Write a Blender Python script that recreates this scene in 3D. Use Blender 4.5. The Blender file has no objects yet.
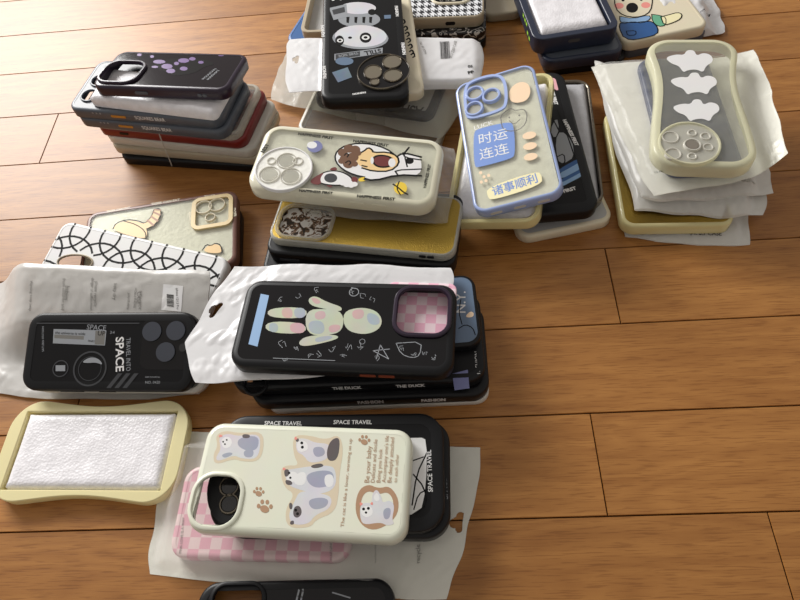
import bpy, bmesh, math, random
from mathutils import Vector, Matrix, noise
from mathutils.geometry import tessellate_polygon

random.seed(7)
scene = bpy.context.scene
COL = scene.collection
PI = math.pi

# ------------------------------------------------------------------ camera
F, PITCH, ROLL, YAW, H = 650.0, 1.00514894, -0.16477743, 0.13387802, 0.48142
cp, sp = math.cos(PITCH), math.sin(PITCH)
_r = Vector((1, 0, 0)); _u = Vector((0, sp, cp)); _f = Vector((0, cp, -sp))
cr, sr = math.cos(ROLL), math.sin(ROLL)
_r, _u = cr * _r + sr * _u, -sr * _r + cr * _u
RZ = Matrix.Rotation(YAW, 3, 'Z')
CR, CU, CF = RZ @ _r, RZ @ _u, RZ @ _f
CAMPOS = Vector((0, 0, H))
cam_d = bpy.data.cameras.new('camera')
cam_d.sensor_width = 36
cam_d.lens = F / 800 * 36
cam_d.clip_start = 0.01
cam = bpy.data.objects.new('camera', cam_d)
COL.objects.link(cam)
m3 = Matrix((CR, CU, -CF)).transposed()
cam.matrix_world = Matrix.Translation(CAMPOS) @ m3.to_4x4()
scene.camera = cam

def ray(px, py):
    return (px - 400) / F * CR - (py - 300) / F * CU + CF
def at(px, py, z=0.0):
    """point at height z seen at a place of the photograph"""
    d = ray(px, py)
    return CAMPOS + d * ((H - z) / -d.z)
def proj(p):
    d = p - CAMPOS
    return Vector((400 + F * d.dot(CR) / d.dot(CF), 300 - F * d.dot(CU) / d.dot(CF)))

# ------------------------------------------------------------------ materials
def newmat(name):
    m = bpy.data.materials.new(name); m.use_nodes = True
    nt = m.node_tree
    for n in list(nt.nodes): nt.nodes.remove(n)
    out = nt.nodes.new('ShaderNodeOutputMaterial')
    return m, nt, out
def rgb(c):
    """sRGB 0-255 to linear"""
    return tuple(((v / 255) / 12.92 if v / 255 <= .04045 else ((v / 255 + .055) / 1.055) ** 2.4) for v in c) + (1,)
def bsdf(nt, col, rough=.5, metal=0, coat=0, spec=.5):
    b = nt.nodes.new('ShaderNodeBsdfPrincipled')
    b.inputs['Base Color'].default_value = col
    b.inputs['Roughness'].default_value = rough
    b.inputs['Metallic'].default_value = metal
    b.inputs['Coat Weight'].default_value = coat
    b.inputs['Coat Roughness'].default_value = .05
    b.inputs['Specular IOR Level'].default_value = spec
    return b
def noise_tex(nt, scale, detail=3, coord='Object', stretch=(1, 1, 1)):
    tc = nt.nodes.new('ShaderNodeTexCoord'); mp = nt.nodes.new('ShaderNodeMapping')
    mp.inputs['Scale'].default_value = stretch
    n = nt.nodes.new('ShaderNodeTexNoise'); n.inputs['Scale'].default_value = scale; n.inputs['Detail'].default_value = detail
    nt.links.new(tc.outputs[coord], mp.inputs[0]); nt.links.new(mp.outputs[0], n.inputs['Vector'])
    return n
def bump(nt, b, height_out, strength=.3, dist=.001):
    bp = nt.nodes.new('ShaderNodeBump'); bp.inputs['Strength'].default_value = strength; bp.inputs['Distance'].default_value = dist
    nt.links.new(height_out, bp.inputs['Height']); nt.links.new(bp.outputs[0], b.inputs['Normal'])
def solid(name, c, rough=.45, metal=0, coat=0, var=.06, bs=0, bscale=900, spec=.5):
    """plain coloured plastic or ink with a slight procedural unevenness"""
    m, nt, out = newmat(name)
    b = bsdf(nt, rgb(c), rough, metal, coat, spec)
    n = noise_tex(nt, 60)
    r = nt.nodes.new('ShaderNodeMixRGB'); r.blend_type = 'MULTIPLY'; r.inputs[0].default_value = var
    r.inputs[1].default_value = rgb(c); nt.links.new(n.outputs['Color'], r.inputs[2])
    nt.links.new(r.outputs[0], b.inputs['Base Color'])
    if bs:
        n2 = noise_tex(nt, bscale, 2); bump(nt, b, n2.outputs[0], bs, .0006)
    nt.links.new(b.outputs[0], out.inputs[0])
    return m
def clear(name, c, body=.4, rough=.25, tint=(245, 245, 240), bs=0, bscale=120, trans=.0, edge=.45):
    """see-through plastic: part clear film, part milky glossy plastic"""
    m, nt, out = newmat(name)
    b = bsdf(nt, rgb(c), rough)
    if trans: b.inputs['Subsurface Weight'].default_value = 0
    t = nt.nodes.new('ShaderNodeBsdfTransparent'); t.inputs[0].default_value = rgb(tint)
    lw = nt.nodes.new('ShaderNodeLayerWeight'); lw.inputs[0].default_value = .35
    ma = nt.nodes.new('ShaderNodeMath'); ma.operation = 'MULTIPLY_ADD'; ma.inputs[1].default_value = edge; ma.inputs[2].default_value = body
    ma.use_clamp = True
    nt.links.new(lw.outputs['Facing'], ma.inputs[0])
    mx = nt.nodes.new('ShaderNodeMixShader')
    nt.links.new(ma.outputs[0], mx.inputs[0]); nt.links.new(t.outputs[0], mx.inputs[1])
    last = b.outputs[0]
    if trans:
        tl = nt.nodes.new('ShaderNodeBsdfTranslucent'); tl.inputs[0].default_value = rgb(c)
        mm = nt.nodes.new('ShaderNodeMixShader'); mm.inputs[0].default_value = trans
        nt.links.new(b.outputs[0], mm.inputs[1]); nt.links.new(tl.outputs[0], mm.inputs[2]); last = mm.outputs[0]
    nt.links.new(last, mx.inputs[2])
    if bs:
        n2 = noise_tex(nt, bscale, 4); bump(nt, b, n2.outputs[0], bs, .002)
    nt.links.new(mx.outputs[0], out.inputs[0])
    return m

M = {}
M['black'] = solid('black_rubber', (18, 19, 22), .42, spec=.3)
M['black_gloss'] = solid('black_gloss', (15, 14, 17), .14, spec=.4)
M['smoke'] = solid('smoked_panel', (22, 22, 24), .34, spec=.2)
M['darkgrey'] = solid('dark_grey_ink', (62, 64, 68), .35)
M['plum'] = solid('plum_plastic', (38, 24, 44), .3)
M['plum_panel'] = solid('plum_gloss', (22, 14, 21), .12, spec=.35)
M['purple_ink'] = solid('purple_ink', (112, 84, 140), .3)
M['slate'] = solid('slate_plastic', (82, 88, 98), .4)
M['slate_dark'] = solid('slate_dark', (60, 64, 74), .4)
M['red'] = solid('red_plastic', (122, 30, 28), .38)
M['orange_ink'] = solid('orange_ink', (196, 132, 50), .4)
M['orange_btn'] = solid('rust_button', (130, 62, 40), .4)
M['white_ink'] = solid('white_ink', (232, 232, 232), .45)
M['grey_ink'] = solid('grey_ink', (150, 154, 160), .45)
M['black_ink'] = solid('black_ink', (10, 9, 10), .5, spec=.2)
M['fade_ink'] = solid('faded_ink', (118, 116, 112), .5)
M['cream'] = solid('cream_plastic', (226, 216, 190), .4)
M['beige'] = solid('beige_plastic', (178, 164, 140), .42)
M['tan_rim'] = solid('tan_rim', (228, 204, 150), .35)
M['brown_rim'] = solid('brown_rim', (122, 86, 76), .4)
M['mint'] = solid('mint_cream_plastic', (228, 230, 212), .3, coat=.2)
M['navy'] = solid('navy_plastic', (34, 42, 62), .38)
M['green_ink'] = solid('lime_ink', (170, 220, 70), .4)
M['blue_ink'] = solid('royal_blue_ink', (40, 90, 150), .4)
M['sky_ink'] = solid('pale_blue_ink', (140, 176, 216), .4)
M['teal_ink'] = solid('green_shirt_ink', (104, 176, 140), .4)
M['pink_ink'] = solid('pink_ink', (236, 176, 186), .4)
M['coral_ink'] = solid('coral_ink', (236, 150, 140), .4)
M['peri'] = solid('periwinkle_plastic', (164, 182, 228), .25)
M['peri_ink'] = solid('periwinkle_ink', (120, 150, 214), .35)
M['peach_ink'] = solid('peach_ink', (244, 216, 184), .35)
M['pale_yellow_ink'] = solid('pale_yellow_ink', (244, 236, 190), .35)
M['maroon_ink'] = solid('maroon_ink', (110, 44, 44), .4)
M['skin_ink'] = solid('skin_ink', (240, 206, 150), .4)
M['curl_ink'] = solid('brown_curl_ink', (112, 78, 56), .4)
M['yellow_ink'] = solid('yellow_ink', (236, 204, 70), .4)
M['tabby_ink'] = solid('tabby_ink', (226, 190, 130), .4)
M['tabby_dark'] = solid('tabby_dark_ink', (150, 96, 50), .4)
M['violet_ink'] = solid('violet_ink', (120, 124, 170), .4)
M['tan_ink'] = solid('tan_ink', (176, 140, 110), .45)
M['halo_ink'] = solid('soft_tan_halo', (218, 204, 178), .4)
M['fur'] = solid('cat_fur_ink', (222, 222, 228), .45, var=.25)
M['fur_grey'] = solid('cat_grey_ink', (168, 172, 190), .45, var=.25)
M['fur_dark'] = solid('cat_dark_ink', (96, 88, 90), .45, var=.25)
M['steel_blue'] = solid('steel_blue_print', (104, 124, 150), .3)
M['ink_navy'] = solid('dusky_navy_print', (40, 56, 100), .3)
M['halo_edge'] = solid('halo_edge_ink', (206, 190, 164), .4)
M['toy_ink'] = solid('pale_print', (206, 212, 190), .3, var=.3)
M['toy_ink_two'] = solid('pale_lavender_print', (180, 190, 200), .3, var=.3)
M['toy_ink_three'] = solid('pale_rose_print', (216, 180, 182), .3, var=.3)
M['holo'] = solid('holographic_sticker', (150, 170, 190), .15, metal=.4, var=.5)
M['chrome'] = solid('chrome_rim', (190, 184, 172), .15, metal=1)
M['lens_glass'] = solid('lens_cover', (150, 142, 126), .1, metal=.6)
M['dark_lens'] = solid('dark_lens', (28, 28, 30), .1, coat=.6)
M['pewter'] = solid('pewter_rim', (120, 112, 100), .25, metal=.8)
M['cardboard'] = solid('grey_backing', (186, 186, 184), .6)

M['clear'] = clear('clear_plastic', (226, 224, 214), .28, .12)
M['clear_cream'] = clear('cream_clear_plastic', (240, 237, 216), .62, .18)
M['frost'] = clear('frosted_plastic', (226, 223, 214), .6, .3)
M['frost_beige'] = clear('beige_frosted_plastic', (194, 182, 158), .7, .3)
M['clear_yellow'] = clear('yellow_clear_plastic', (244, 234, 176), .55, .15)
M['wax'] = clear('pale_yellow_silicone', (248, 239, 188), .88, .3, trans=.2)
M['wax_clear'] = clear('pale_cream_silicone', (240, 238, 210), .5, .2, trans=.2)
M['film'] = clear('clear_back_film', (240, 240, 238), .06, .1, edge=.15)
M['bag'] = clear('poly_bag_film', (236, 235, 232), .5, .28, bs=.15, bscale=70, trans=.2)
M['bag_clear'] = clear('clear_bag_film', (240, 239, 237), .08, .16, bs=.4, bscale=90, edge=.3)
M['bag_white'] = clear('white_bag_film', (242, 242, 244), .84, .3, bs=.12, bscale=60, trans=.2)
M['bag_grey'] = clear('grey_bag_film', (218, 216, 213), .74, .32, bs=.12, bscale=60, trans=.2)
M['bag_back'] = clear('white_bag_backing', (242, 241, 239), .93, .25, bs=.12, bscale=80)
M['thread'] = clear('clear_thread', (210, 205, 195), .6, .2)

def foam_mat(name, c, sc=420, strength=.9):
    m, nt, out = newmat(name)
    b = bsdf(nt, rgb(c), .35)
    tc = nt.nodes.new('ShaderNodeTexCoord')
    v = nt.nodes.new('ShaderNodeTexVoronoi'); v.inputs['Scale'].default_value = sc
    nt.links.new(tc.outputs['Object'], v.inputs['Vector'])
    n = noise_tex(nt, 130, 4)
    mx = nt.nodes.new('ShaderNodeMath'); mx.operation = 'ADD'
    nt.links.new(v.outputs['Distance'], mx.inputs[0]); nt.links.new(n.outputs[0], mx.inputs[1])
    bump(nt, b, mx.outputs[0], strength, .0012)
    rp = nt.nodes.new('ShaderNodeValToRGB')
    rp.color_ramp.elements[0].color = rgb(tuple(int(x * .9) for x in c)); rp.color_ramp.elements[1].color = rgb(tuple(min(255, int(x * 1.06)) for x in c))
    nt.links.new(n.outputs[0], rp.inputs[0]); nt.links.new(rp.outputs[0], b.inputs['Base Color'])
    nt.links.new(b.outputs[0], out.inputs[0])
    return m
M['foam'] = foam_mat('white_foam', (236, 234, 238), 520, .22)
M['foam_grey'] = foam_mat('grey_foam', (190, 190, 194), 520, .2)
M['pearl'] = foam_mat('pearly_sheet', (242, 241, 234), 300, .12)

def gold_mat():
    m, nt, out = newmat('gold_glitter')
    b = bsdf(nt, rgb((196, 170, 90)), .36, 1)
    n = noise_tex(nt, 900, 3); bump(nt, b, n.outputs[0], .55, .0008)
    n2 = noise_tex(nt, 14, 2); rp = nt.nodes.new('ShaderNodeValToRGB')
    rp.color_ramp.elements[0].color = rgb((118, 104, 64)); rp.color_ramp.elements[1].color = rgb((196, 162, 66))
    nt.links.new(n2.outputs[0], rp.inputs[0]); nt.links.new(rp.outputs[0], b.inputs['Base Color'])
    nt.links.new(b.outputs[0], out.inputs[0])
    return m
M['gold'] = gold_mat()
def checker_mat():
    m, nt, out = newmat('pink_checks')
    b = bsdf(nt, rgb((240, 200, 215)), .4)
    tc = nt.nodes.new('ShaderNodeTexCoord')
    c1 = nt.nodes.new('ShaderNodeTexChecker'); c1.inputs['Scale'].default_value = 125
    c1.inputs[1].default_value = rgb((248, 222, 230)); c1.inputs[2].default_value = rgb((242, 184, 206))
    mp = nt.nodes.new('ShaderNodeMapping'); mp.inputs['Location'].default_value = (.003, .003, .05)
    mp.inputs['Scale'].default_value = (1, 1, .01)
    nt.links.new(tc.outputs['Object'], mp.inputs[0]); nt.links.new(mp.outputs[0], c1.inputs['Vector'])
    nt.links.new(c1.outputs[0], b.inputs['Base Color']); nt.links.new(b.outputs[0], out.inputs[0])
    return m
M['checks'] = checker_mat()
def floral_mat():
    m, nt, out = newmat('black_white_floral')
    b = bsdf(nt, (1, 1, 1, 1), .35)
    n = noise_tex(nt, 55, 1); n.inputs['Distortion'].default_value = 2.5
    rp = nt.nodes.new('ShaderNodeValToRGB'); rp.color_ramp.interpolation = 'CONSTANT'
    e = rp.color_ramp.elements; e[0].color = rgb((22, 21, 24)); e[1].position = .56; e[1].color = rgb((206, 202, 196))
    x = e.new(.64); x.color = rgb((22, 21, 24))
    nt.links.new(n.outputs[0], rp.inputs[0]); nt.links.new(rp.outputs[0], b.inputs['Base Color'])
    nt.links.new(b.outputs[0], out.inputs[0])
    return m
M['floral'] = floral_mat()
def camo_mat():
    m, nt, out = newmat('animal_print')
    b = bsdf(nt, (1, 1, 1, 1), .3)
    n = noise_tex(nt, 160, 3); n.inputs['Distortion'].default_value = 1.2
    rp = nt.nodes.new('ShaderNodeValToRGB'); rp.color_ramp.interpolation = 'CONSTANT'
    e = rp.color_ramp.elements; e[0].color = rgb((44, 36, 32)); e[1].position = .46; e[1].color = rgb((120, 92, 70))
    x = e.new(.52); x.color = rgb((206, 204, 200))
    nt.links.new(n.outputs[0], rp.inputs[0]); nt.links.new(rp.outputs[0], b.inputs['Base Color'])
    nt.links.new(b.outputs[0], out.inputs[0])
    return m
M['animal'] = camo_mat()

# ------------------------------------------------------------------ helpers
def link(name, me, mat=None, parent=None, smooth=True, angle=40):
    o = bpy.data.objects.new(name, me); COL.objects.link(o)
    if mat is not None: me.materials.append(mat)
    if smooth:
        for p in me.polygons: p.use_smooth = True
        try: me.set_sharp_from_angle(angle=math.radians(angle))
        except Exception: pass
    if parent is not None: o.parent = parent
    return o
def from_bm(name, bm, mat, parent=None, smooth=True, angle=40, fix=True):
    if fix: bmesh.ops.recalc_face_normals(bm, faces=bm.faces)
    me = bpy.data.meshes.new(name); bm.to_mesh(me); bm.free()
    return link(name, me, mat, parent, smooth, angle)
def tag(o, label, cat, group=None, kind=None):
    if label: o['label'] = label
    if cat: o['category'] = cat
    if group: o['group'] = group
    if kind: o['kind'] = kind
    return o

def rrect(A, B, r, n=9, cx=0, cy=0):
    r = min(r, A / 2 - 1e-5, B / 2 - 1e-5)
    pts = []
    for (sx, sy, a0) in ((1, -1, -PI / 2), (1, 1, 0), (-1, 1, PI / 2), (-1, -1, PI)):
        for k in range(n + 1):
            a = a0 + PI / 2 * k / n
            pts.append(Vector((cx + sx * (A / 2 - r) + r * math.cos(a), cy + sy * (B / 2 - r) + r * math.sin(a))))
    return pts
def densify(pts, step=.006):
    out = []
    for i, p in enumerate(pts):
        q = pts[(i + 1) % len(pts)]; n = max(1, int((q - p).length / step))
        for k in range(n): out.append(p.lerp(q, k / n))
    return out
def wavy(A, B, r, d, axis=0, shift=0.0):
    """rounded outline whose long sides pinch in at the middle"""
    out = []
    for p in densify(rrect(A, B, r, 12), .004):
        if axis == 0:
            f = 1 - d * (1 + math.cos(2 * PI * p.x / A)) / 2; out.append(Vector((p.x, p.y * f)))
        else:
            f = 1 - d * (1 + math.cos(2 * PI * max(-.5, min(.5, p.y / B - shift * math.cos(PI * p.y / B))))) / 2; out.append(Vector((p.x * f, p.y)))
    return out
def inset(pts, d):
    n = len(pts); out = []
    for i in range(n):
        a, b, c = pts[i - 1], pts[i], pts[(i + 1) % n]
        t = (c - a)
        if t.length < 1e-9: t = c - b
        t.normalize(); out.append(b + Vector((-t.y, t.x)) * d)
    return out
def loft(bm, outline, profile, closed=True, inner=None):
    rings = []
    for (d, z) in profile:
        if inner and d is not None and d > .0046:
            rings.append([bm.verts.new((p.x, p.y, z)) for p in inset(inner, d - profile[-1][0])]); continue
        rings.append([bm.verts.new((p.x, p.y, z)) for p in inset(outline, d)])
    m = len(rings); n = len(outline)
    for i in range(m if closed else m - 1):
        A, B = rings[i], rings[(i + 1) % m]
        for k in range(n):
            bm.faces.new((A[k], A[(k + 1) % n], B[(k + 1) % n], B[k]))
    return rings
def plate(bm, outline, holes, z0, z1):
    """flat prism with holes"""
    loops = [outline] + [list(reversed(h)) for h in holes]
    flat = [p for l in loops for p in l]
    tris = tessellate_polygon([[Vector((p.x, p.y, 0)) for p in l] for l in loops])
    top = [bm.verts.new((p.x, p.y, z1)) for p in flat]; bot = [bm.verts.new((p.x, p.y, z0)) for p in flat]
    for t in tris:
        try:
            bm.faces.new([top[i] for i in t]); bm.faces.new([bot[i] for i in reversed(t)])
        except ValueError: pass
    s = 0
    for l in loops:
        n = len(l)
        for k in range(n):
            a, b = s + k, s + (k + 1) % n
            bm.faces.new((bot[a], bot[b], top[b], top[a]))
        s += n

class Pose:
    """a rectangle standing in the place: centre, axes, size"""
    def __init__(s, c, ex, ey, A, B):
        s.c, s.A, s.B = c, A, B
        s.ex = ex.normalized(); s.ez = s.ex.cross(ey).normalized(); s.ey = s.ez.cross(s.ex)
    def uv(s, px, py):
        d = ray(px, py); k = (s.c - CAMPOS).dot(s.ez) / d.dot(s.ez)
        q = CAMPOS + d * k - s.c
        return Vector((q.dot(s.ex), q.dot(s.ey)))
    def world(s, p, z=0): return s.c + s.ex * p.x + s.ey * p.y + s.ez * z
    def box(s, c4, r=.004):
        P = [s.uv(*p) for p in c4]; c = sum(P, Vector((0, 0))) / 4
        a = (abs(P[1].x - P[0].x) + abs(P[2].x - P[3].x)) / 2; b = (abs(P[3].y - P[0].y) + abs(P[2].y - P[1].y)) / 2
        return rrect(a, b, r, 7, c.x, c.y)
    def circ(s, cx, cy, rpx, n=32):
        c = s.uv(cx, cy); e = s.uv(cx + rpx, cy); r = (e - c).length
        return [c + Vector((r * math.cos(2 * PI * k / n), r * math.sin(2 * PI * k / n))) for k in range(n)]
    def ell(s, cx, cy, rx, ry, rot=0, n=28):
        o = []
        ca, sa = math.cos(math.radians(rot)), math.sin(math.radians(rot))
        for k in range(n):
            a = -2 * PI * k / n; x, y = rx * math.cos(a), ry * math.sin(a)
            o.append(s.uv(cx + x * ca - y * sa, cy + x * sa + y * ca))
        return o
    def poly(s, pts):
        return ccw([s.uv(*p) for p in pts])
def area(p): return sum(p[i - 1].x * p[i].y - p[i].x * p[i - 1].y for i in range(len(p))) / 2
def ccw(p): return p if area(p) > 0 else list(reversed(p))
def smooth_poly(p, it=2):
    for _ in range(it):
        q = []
        for i in range(len(p)):
            a, b = p[i], p[(i + 1) % len(p)]
            q += [a.lerp(b, .25), a.lerp(b, .75)]
        p = q
    return p
def quad(c4, z, A=None, B=None):
    """pose from the four corners seen: near-left, near-right, far-right, far-left; z one height or four"""
    zs = z if isinstance(z, (list, tuple)) else [z] * 4
    P = [at(*c, zz) for c, zz in zip(c4, zs)]
    ex = (P[1] - P[0]) + (P[2] - P[3]); ey = (P[3] - P[0]) + (P[2] - P[1])
    a = ((P[1] - P[0]).length + (P[2] - P[3]).length) / 2
    p = Pose(sum(P, Vector()) / 4, ex, ey, A or a, B or 1)
    if not B: p.B = abs(ey.dot(p.ey)) / 2
    return p
def edge(p1, p2, z, B, dz=0.0, A=None):
    """pose from the near edge seen at height z and the depth B; the top plane lies dz above it"""
    a, b = at(*p1, z), at(*p2, z)
    ex = b - a; ey = Vector((-ex.y, ex.x, 0)).normalized()
    return Pose((a + b) / 2 + ey * B / 2 + Vector((0, 0, dz)), ex, ey, A or ex.length, abs(B))

NOSPLIT = ('line_print', 'pattern', 'lettering', 'outline_print', 'sketch_print')
class Thing:
    def __init__(s, pose, t, name, label, cat, group):
        s.p, s.t = pose, t
        s.o = bpy.data.objects.new(name, None); COL.objects.link(s.o)
        s.o.empty_display_size = .02
        R = Matrix((pose.ex, pose.ey, pose.ez)).transposed().to_4x4()
        s.o.matrix_world = Matrix.Translation(pose.c - pose.ez * t) @ R
        tag(s.o, label, cat, group)
        s.lift = 0.00012
    cam = None
    def part(s, name, bm, mat, parent=None, label=None, **k):
        if name in ('lens_ring', 'lens_cover') and parent is None: parent = s.cam
        o = from_bm(name, bm, mat, parent or s.o, **k)
        if label: o['label'] = label
        if name in ('camera_ring', 'camera_plate') and s.cam is None: s.cam = o
        return o
    def art(s, name, polys, mat, z=None, parent=None, label=None, lift=None, th=.00003, split=None):
        """printed shapes: thin ink on the face; each later call lies a hair higher"""
        if lift is None:
            s.lift += .000014; lift = s.lift
        zt = (s.t if z is None else z) + lift
        if split is None: split = 1 < len(polys) <= 14 and not name.endswith(NOSPLIT)
        if split:
            return [s.art(name, [q], mat, z, parent, label, lift + i * .000002, th, False) for i, q in enumerate(polys)]
        bm = bmesh.new()
        for q in polys:
            hs = []
            if isinstance(q, tuple): q, hs = q
            try: plate(bm, ccw(q), [ccw(h) for h in hs], zt - th, zt)
            except Exception as e: print('art', name, e)
        return s.part(name, bm, mat, parent, label, smooth=False)
    def line(s, pts, w, closed=False, soft=1):
        """ribbon polygons along a polyline, corners eased"""
        P = [s.p.uv(*q) for q in pts]
        for _ in range(soft if len(P) > 2 else 0):
            Q = [P[0]]
            for a, b in zip(P, P[1:]): Q += [a.lerp(b, .25), a.lerp(b, .75)]
            P = Q + [P[-1]]
        return ribbon(P, w * 1.45, closed)
    def ring(s, name, outline, mat, h=.001, w=.0014, drop=.001, parent=None, label=None):
        bm = bmesh.new(); t = s.t
        loft(bm, ccw(outline), [(-w, t - drop), (-w, t + h * .6), (-w * .7, t + h), (-w * .2, t + h), (0, t + h * .6), (0, t - drop)])
        return s.part(name, bm, mat, parent, label)
    def disc(s, name, outline, mat, z0, z1, parent=None, label=None):
        bm = bmesh.new(); plate(bm, ccw(outline), [], s.t + z0, s.t + z1)
        return s.part(name, bm, mat, parent, label)
    def text(s, body, a, b, mat, hs=1.0, name='lettering', z=None, lift=None, parent=None, label=None, bold=0):
        """one line of lettering whose baseline runs from a to b (px on the face)"""
        A, B = s.p.uv(*a), s.p.uv(*b)
        return s.text_uv([(body, A, B, hs)], mat, name, z, lift, parent, label, bold)
    def texts(s, items, mat, name='lettering', **k):
        for i in items: s.text_uv([(i[0], s.p.uv(*i[1]), s.p.uv(*i[2]), i[3] if len(i) > 3 else 1.0)], mat, name, **k)
    def text_uv(s, items, mat, name='lettering', z=None, lift=None, parent=None, label=None, bold=0):
        if lift is None:
            s.lift += .000014; lift = s.lift
        zt = (s.t if z is None else z) + lift
        bm = bmesh.new()
        for body, A, B, hs in items:
            vs, fs, w = glyphs(body, bold)
            d = B - A; k = d.length / w; ex = d.normalized(); ey = Vector((-ex.y, ex.x))
            V = [bm.verts.new((*(A + ex * (v.x * k) + ey * (v.y * k * hs)), zt)) for v in vs]
            for f in fs:
                try: bm.faces.new([V[i] for i in f])
                except ValueError: pass
        return s.part(name, bm, mat, parent, label, smooth=False)
    def side_text(s, items, mat, side=-1, name='lettering', parent=None, label=None, bold=.01, hs=1.25):
        """lettering on the near (-1) long side wall: items (text, x0, x1, z)"""
        bm = bmesh.new()
        y = side * (s.p.B / 2 + .00015)
        for body, x0, x1, z in items:
            vs, fs, w = glyphs(body, bold); k = abs(x1 - x0) / w
            V = [bm.verts.new((x0 + v.x * k, y, z + v.y * k * hs)) for v in vs]
            for f in fs:
                try: bm.faces.new([V[i] for i in f])
                except ValueError: pass
        return s.part(name, bm, mat, parent, label, smooth=False)
    def side_box(s, name, x, z, w, h, mat, side=-1, out=.0006, label=None):
        """a button on the near/far long wall"""
        bm = bmesh.new(); y0 = side * (s.p.B / 2 - .001); y1 = side * (s.p.B / 2 + out)
        o = rrect(w, h, h * .45, 5)
        a = [bm.verts.new((x + q.x, y0, z + q.y)) for q in o]; b = [bm.verts.new((x + q.x, y1, z + q.y)) for q in o]
        n = len(o)
        for k in range(n): bm.faces.new((a[k], a[(k + 1) % n], b[(k + 1) % n], b[k]))
        bm.faces.new(a); bm.faces.new(b)
        return s.part(name, bm, mat, None, label)

def ribbon(P, w, closed=False):
    out = []
    n = len(P)
    for i in range(n if closed else n - 1):
        a, b = P[i], P[(i + 1) % n]; d = b - a
        if d.length < 1e-7: continue
        d.normalize(); q = Vector((-d.y, d.x)) * w / 2; e = d * w * .3
        out.append([a - e - q, b + e - q, b + e + q, a - e + q])
    return out
_gl = {}
def glyphs(body, bold=0):
    key = (body, bold)
    if key not in _gl:
        c = bpy.data.curves.new('letters', 'FONT'); c.body = body; c.resolution_u = 3; c.offset = bold
        o = bpy.data.objects.new('letters', c); COL.objects.link(o)
        bpy.context.view_layer.update()
        me = bpy.data.meshes.new_from_object(o.evaluated_get(bpy.context.evaluated_depsgraph_get()))
        vs = [v.co.copy() for v in me.vertices]; fs = [tuple(p.vertices) for p in me.polygons]
        bpy.data.objects.remove(o); bpy.data.meshes.remove(me); bpy.data.curves.remove(c)
        x0 = min((v.x for v in vs), default=0); x1 = max((v.x for v in vs), default=1)
        for v in vs: v.x -= x0
        _gl[key] = (vs, fs, max(.05, x1 - x0))
    return _gl[key]

def case(label, pose, t=.011, r=.011, rim=.004, fm='black', pm=None, holes=(), outline=None, R=.0028, wall=.0018,
         pt=.0013, drop=.0002, up=True, inner=None, group=None, frame_label=None, panel_label=None):
    """one phone case, back up (or lying open side up): rounded frame and back panel with its openings"""
    th = Thing(pose, t, 'phone_case', label, 'phone case', group)
    ol = outline or densify(rrect(pose.A, pose.B, r, 9), .02)
    th.outline = ol
    if up:
        pr = [(.0005, 0), (0, .0006), (0, t - R), (R * .12, t - R * .5), (R * .4, t - R * .18), (R, t), (rim, t), (rim, t - pt), (wall, t - pt), (wall, 0)]
    else:
        pr = [(R, 0), (R * .35, R * .2), (0, R), (0, t - .0006), (.0006, t), (rim - .0006, t), (rim, t - .0006), (rim, pt), (rim, 0)]
    bm = bmesh.new(); loft(bm, ol, pr, inner=inner)
    f = th.part('frame', bm, M[fm], label=frame_label)
    bm = bmesh.new()
    if up: plate(bm, inset(ol, rim - .0001), [ccw(h) for h in holes], t - pt, t - drop)
    else: plate(bm, inner or inset(ol, rim - .0001), [ccw(h) for h in holes], 0.0001, pt)
    th.part('back_panel', bm, M[pm or fm], label=panel_label)
    th.lift = .00010 - drop
    return th

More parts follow.
